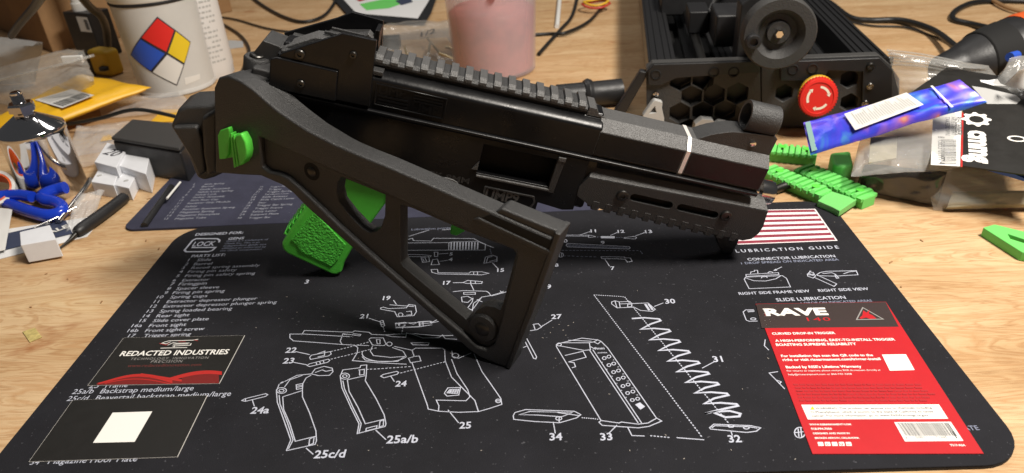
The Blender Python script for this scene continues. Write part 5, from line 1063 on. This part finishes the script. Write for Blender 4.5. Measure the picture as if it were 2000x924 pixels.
# power tool
pt = root('heat_gun', 'black power tool with an orange rear end lying on the bench', 'power tool', G(1900, 190, 0))
pA, pB = G(1832, 142, 34), G(1966, 112, 44)
d_ = (pB-pA); tubeo('body', [pA, pA+d_*.25, pA+d_*.6, pA+d_, pA+d_*1.12], [18, 24, 36, 43, 44], 'black', pt, n=28)
tubeo('rear_end', [pA+d_*1.1, pA+d_*1.2, pA+d_*1.6, pA+d_*2.0], [44.5, 46, 47, 44], 'orange', pt, n=28)
tubeo('label_band', [pA+d_*.55, pA+d_*.6, pA+d_*.9], [35.4, 37, 42.2], 'void', pt, n=28)
tubeo('blue_switch', PX([(1972, 112, 62), (1986, 108, 62)]), 5, 'hz_blue', pt)
tubeo('power_cable', PX([(1560, -30, 4), (1620, 5, 4), (1660, 34, 4), (1700, 40, 4), (1760, 40, 6), (1820, 58, 10), (1862, 88, 18), (1880, 104, 24)]), 4.6, 'cablem', label='thick black power cable snaking to the power tool', cat='cable')
tubeo('looped_power_cable', PX([(2040, 4, 4), (1960, 2, 4), (1900, 6, 4), (1866, 22, 4), (1862, 38, 4), (1900, 48, 4), (1945, 58, 10)]), 4.6, 'cablem', label='thick black cable looping round behind the power tool', cat='cable')
tubeo('thin_lead', PX([(1640, 38, 2.5), (1700, 50, 2.5), (1770, 54, 2.5), (1840, 78, 2.5), (1868, 96, 3)]), 1.5, 'cablem', label='thin dark lead on the plywood below the thick power cable', cat='cable')
tubeo('brown_stick', PX([(2010, 26, 6), (1965, 14, 6), (1920, -10, 6)]), 3, 'cardboard', label='brown stick at the far end of the bench behind the cables', cat='stick')
# packaging
V, Fc = pillow(quadpx([(1735, 100, 92), (1760, 205, 40), (1960, 170, 60), (1930, 128, 80)]), 14, 5.5, wr=4.5, fr=3.5); zb = root('zip_bag', 'clear zip bag with ribbed seal between machine and power tool', 'bag', G(1800, 210, 0)); mk('film', V, Fc, 'bag2', zb, smooth=60)
for k in range(5): tubeo('seal_rib', [G(1732+2*k, 98+7*k, 96-5*k), G(1800+2*k, 106+6*k, 94-5*k), G(1880, 122+6*k, 88-5*k)], 1.0, 'bag2', zb, k=4, n=6)
V, Fc = pillow(quadpx([(1925, 185, 60), (2060, 230, 60), (2060, 100, 95), (1980, 112, 95)]), 20, 7.7, wr=4, fr=3); mk('pouch', V, Fc, 'bag2', None, smooth=60, label='cloudy clear pouch with paper inside beside the power tool', cat='pouch')
sheet('pouch_paper', [(1962, 165, 80), (2050, 190, 80), (2050, 120, 100), (1990, 138, 98)], 'label', 'white paper inside the cloudy pouch', 'paper', seed=2)
# hang-hole package: black header card, window and clear bag
pk2 = root('parts_package', 'black CMMG header card on a clear parts bag with barcode', 'package', G(1850, 350, 0))
HQ = dict(a=(1880, 326, 44), b=(2060, 352, 44), c=(2060, 168, 84), d=(1848, 134, 78), e=(1746, 206, 58), f=(1880, 214, 62))
hp = [G(*HQ[k]) for k in 'abcd']+[G(*HQ['e']), G(*HQ['f'])]
V, Fc = prism(hp, (0, 0, 1.2)); 
Pn = (hp[1]-hp[0]).cross(hp[5]-hp[0]).normalized()
def onh(px, py, dz=0.0): return onplane(px, py, hp[0]+Pn*(1.2+dz), Pn)
hq = [onplane(*HQ[k][:2], hp[0], Pn) for k in 'abcdef']
V, Fc = prism(hq, Pn*1.2); mk('header_card', V, Fc, 'card_k', pk2)
mk('red_line', [onh(*p_, .1) for p_ in ((1876, 326), (1880, 326), (1882, 220), (1878, 220))], [(0, 1, 2, 3)], 'wave', pk2)
mk('window', [onh(*p_, .15) for p_ in ((1898, 168), (1925, 172), (1985, 186), (1994, 195), (1986, 203), (1928, 203))], [tuple(range(6))], 'mgrey', pk2)
mk('hang_hole', [onh(*p_, .15) for p_ in ((1914, 156), (1930, 157), (1948, 154), (1954, 163), (1965, 168), (1940, 167), (1916, 160))], [tuple(range(7))], 'paper', pk2)
lx = onh(1899, 250, .2); 
Xd = (onh(1904, 322, .2)-onh(1900, 252, .2)).normalized(); Yd = Pn.cross(Xd)
Vt, Ft = text3('cmmg', onh(1893, 254, .25), Xd, Yd, (onh(1898, 317, .2)-onh(1893, 254, .2)).length, 1.25, .05); mk('brand_lettering', Vt, Ft, 'card_w', pk2)
gc = onh(1907, 233, .25); gx, gy = Xd, Yd; V = []; n_ = 32
for k in range(n_):
    a_ = 2*math.pi*k/n_; r_ = 11.5 if (k//2) % 2 == 0 else 9; V += [gc+gx*(r_*math.cos(a_))+gy*(r_*math.sin(a_)), gc+gx*(5.6*math.cos(a_))+gy*(5.6*math.sin(a_))]
mk('gear_mark', V, [(2*k, 2*((k+1) % n_), 2*((k+1) % n_)+1, 2*k+1) for k in range(n_)], 'card_w', pk2)
V = []
for k in range(16): a_ = k*math.pi/8; V += [onh(1986, 271, .3)+gx*(4.5*math.cos(a_))+gy*(7*math.sin(a_)), onh(1986, 271, .3)+gx*(3*math.cos(a_))+gy*(5*math.sin(a_))]
mk('ring_mark', V, [(2*k, 2*((k+1) % 16), 2*((k+1) % 16)+1, 2*k+1) for k in range(16)], 'card_w', pk2)
wl = [onh(*p_, .1) for p_ in ((1818, 322), (1875, 325), (1878, 215), (1822, 228))]; mk('barcode_label', wl, [(0, 1, 2, 3)], 'label', pk2)
A = ([], []); random.seed(8); y_ = 272.0
while y_ < 318:
    h_ = random.choice((.9, 1.3, 2.0)); A = add(A, ([onh(*p_, .2) for p_ in ((1838, y_), (1868, y_+1), (1868, y_+1+h_), (1838, y_+h_))], [(0, 1, 2, 3)])); y_ += h_+random.choice((.9, 1.3, 1.8))
mk('barcode_bars', A[0], A[1], 'dgrey', pk2, kind='stuff')
Vt, Ft = text3('8 15835 01977 4', onh(1832, 266, .2), Xd, Yd, (onh(1834, 320, .2)-onh(1832, 266, .2)).length, 1.2, .01); mk('barcode_digits', Vt, Ft, 'dgrey', pk2)
for x0, t_ in ((1866, 'RECEIVER'), (1858, 'AR15 DETENT'), (1846, 'TAKEDOWN')): Vt, Ft = text3(t_, onh(x0, 228, .2), Xd, Yd, (onh(x0+1, 264, .2)-onh(x0, 228, .2)).length, 1.0, .01); mk('label_print', Vt, Ft, 'dgrey', pk2)
V, Fc = pillow([onplane(1662, 344, hp[0]-Pn*14, Pn), onplane(1878, 328, hp[0]-Pn*2, Pn), onplane(1880, 200, hp[0]-Pn*2, Pn), onplane(1690, 232, hp[0]-Pn*10, Pn)], 12, 6.1, wr=2.2, fr=3.5); mk('clear_pocket', V, Fc, 'bag2', pk2, smooth=60)
mk('pocket_insert', *prism([onplane(*p_, hp[0]-Pn*8, Pn) for p_ in ((1696, 322), (1750, 312), (1752, 270), (1700, 272))], Pn*2), 'tan', pk2)
# bag lying in front
fb = root('small_parts_bag', 'clear bag with tan paper lying on the plywood under the package', 'bag', G(1880, 390, 0))
V, Fc = pillow(quadpx([(1826, 410, 1.5), (2080, 408, 2), (2080, 330, 34), (1790, 318, 36)]), 16, 3.3, wr=3.5, fr=3.5); mk('film', V, Fc, 'bag2', fb, smooth=60)
V, Fc = pillow(quadpx([(1848, 408, 4), (2080, 404, 5), (2080, 372, 16), (1860, 374, 16)]), 7, 2.2, wr=2, fr=3); mk('tan_paper', V, Fc, 'tan', fb, smooth=60)
mk('blue_strip', quadpx([(1918, 330, 38), (2060, 372, 36), (2060, 352, 40), (1960, 332, 42)]), [(0, 1, 2, 3)], 'hz_blue', fb)
V, Fc = pillow(quadpx([(1668, 372, 1), (1830, 404, 1), (1850, 335, 34), (1690, 320, 28)]), 10, 4.4, wr=3, fr=3); mk('shadow_pouch', V, Fc, 'bag_shadow', None, smooth=60, label='pouch with shadow put into its near-black film, between green rail and package', cat='pouch')  # near-black film here paints the black shadow beneath the package
# holographic packet with label, propped on the package
hk = root('holographic_packet', 'shiny blue violet holographic packet with a white text label', 'packet', G(1720, 330, 0))
H4 = quadpx([(1583, 303, 34), (1928, 200, 84), (1874, 156, 96), (1569, 240, 52)])
V, Fc = pillow(H4, 7, 7.1, 40, 14, wr=1.8, fr=4, flat=.2); mk('foil', V, Fc, 'holo', hk, smooth=60)
Hn = (H4[1]-H4[0]).cross(H4[3]-H4[0]).normalized(); Hn = Hn if Hn.z > 0 else -Hn
def hb(u, v): return (H4[0]*(1-u)+H4[1]*u)*(1-v)+(H4[3]*(1-u)+H4[2]*u)*v+Hn*7.2
MT['teal'] = pm('teal_foil', (.30, .50, .46), .3, metal=.3); MT['amber'] = pm('amber_foil', (.62, .36, .16), .3, metal=.3, var=.5, vscale=70)
def hq2(nm, u0, u1, v0, v1, mt, h):
    V, Fc = grid([hb(u0, v0)-Hn*h, hb(u1, v0)-Hn*h, hb(u1, v1)-Hn*h, hb(u0, v1)-Hn*h], 4, 4); mk(nm, V, Fc, mt, hk)
hq2('end_seal', .012, .045, .05, .95, 'teal', 4.9); hq2('zip_seam', .815, .828, .06, .94, 'label', 1.9)
lb_ = [hb(.285, .20), hb(.70, .36), hb(.665, .90), hb(.262, .78)]
V, Fc = grid(lb_, 6, 4); mk('text_label', V, Fc, 'label', hk)
A = ([], [])
for k in range(24):
    u = .10+.85*k/24; h0 = .12+.1*random.random(); h1 = .55+.35*random.random() if k % 5 else .92
    q = [bil([lb_[0], lb_[3], lb_[2], lb_[1]], u, h0), bil([lb_[0], lb_[3], lb_[2], lb_[1]], u+.010, h0), bil([lb_[0], lb_[3], lb_[2], lb_[1]], u+.010, h1), bil([lb_[0], lb_[3], lb_[2], lb_[1]], u, h1)]
    A = add(A, ([p+Hn*.25 for p in q], [(0, 1, 2, 3)]))
mk('label_print', A[0], A[1], 'mgrey', hk, kind='stuff')
# ================================================================== small scraps
sheet('paper_chip', [(44, 648, .7), (58, 668, .7), (82, 658, .7), (68, 640, .7)], 'cork', 'tiny square of yellowed paper on the plywood left of the mat', 'scrap', seed=6, wr=.2)
random.seed(21); A = ([], [])
for (px, py) in [(1336, 896), (1428, 879), (1553, 897), (500, 640), (545, 622), (632, 618), (1245, 568), (880, 690), (846, 776), (1190, 770), (1300, 850), (1085, 700), (1080, 640), (1092, 634), (1100, 645), (1110, 636), (1075, 650), (1120, 630), (700, 700), (1590, 456), (1630, 434), (560, 580), (620, 870), (1230, 880), (940, 880), (720, 880), (1060, 660), (1105, 655), (1450, 760), (1320, 700), (580, 610), (1500, 700), (1250, 650)]:
    p_ = G(px, py, 3.3); a_ = random.uniform(0, 3); l_ = random.uniform(.5, 1.3)
    A = add(A, box(p_, (l_, .4, .3), (Vector((math.cos(a_), math.sin(a_), 0)), Vector((-math.sin(a_), math.cos(a_), 0)), EZ)))
mk('mat_crumbs', A[0], A[1], 'crumb', kind='stuff', label='pale crumbs and shavings scattered over the black mat', cat='crumbs')
A = ([], [])
for (px, py, l_) in [(198, 590, 3), (132, 545, 2), (1740, 512, 4), (1800, 470, 3), (310, 486, 3), (285, 470, 3), (90, 535, 2), (292, 388, 5), (1885, 760, 4), (60, 600, 2), (1760, 560, 2)]:
    p_ = G(px, py, .4); a_ = random.uniform(0, 3); A = add(A, box(p_, (l_, .9, .6), (Vector((math.cos(a_), math.sin(a_), 0)), Vector((-math.sin(a_), math.cos(a_), 0)), EZ)))
mk('bench_splinters', A[0], A[1], 'cardboard', kind='stuff', label='dark splinters and debris scattered on the plywood', cat='debris')
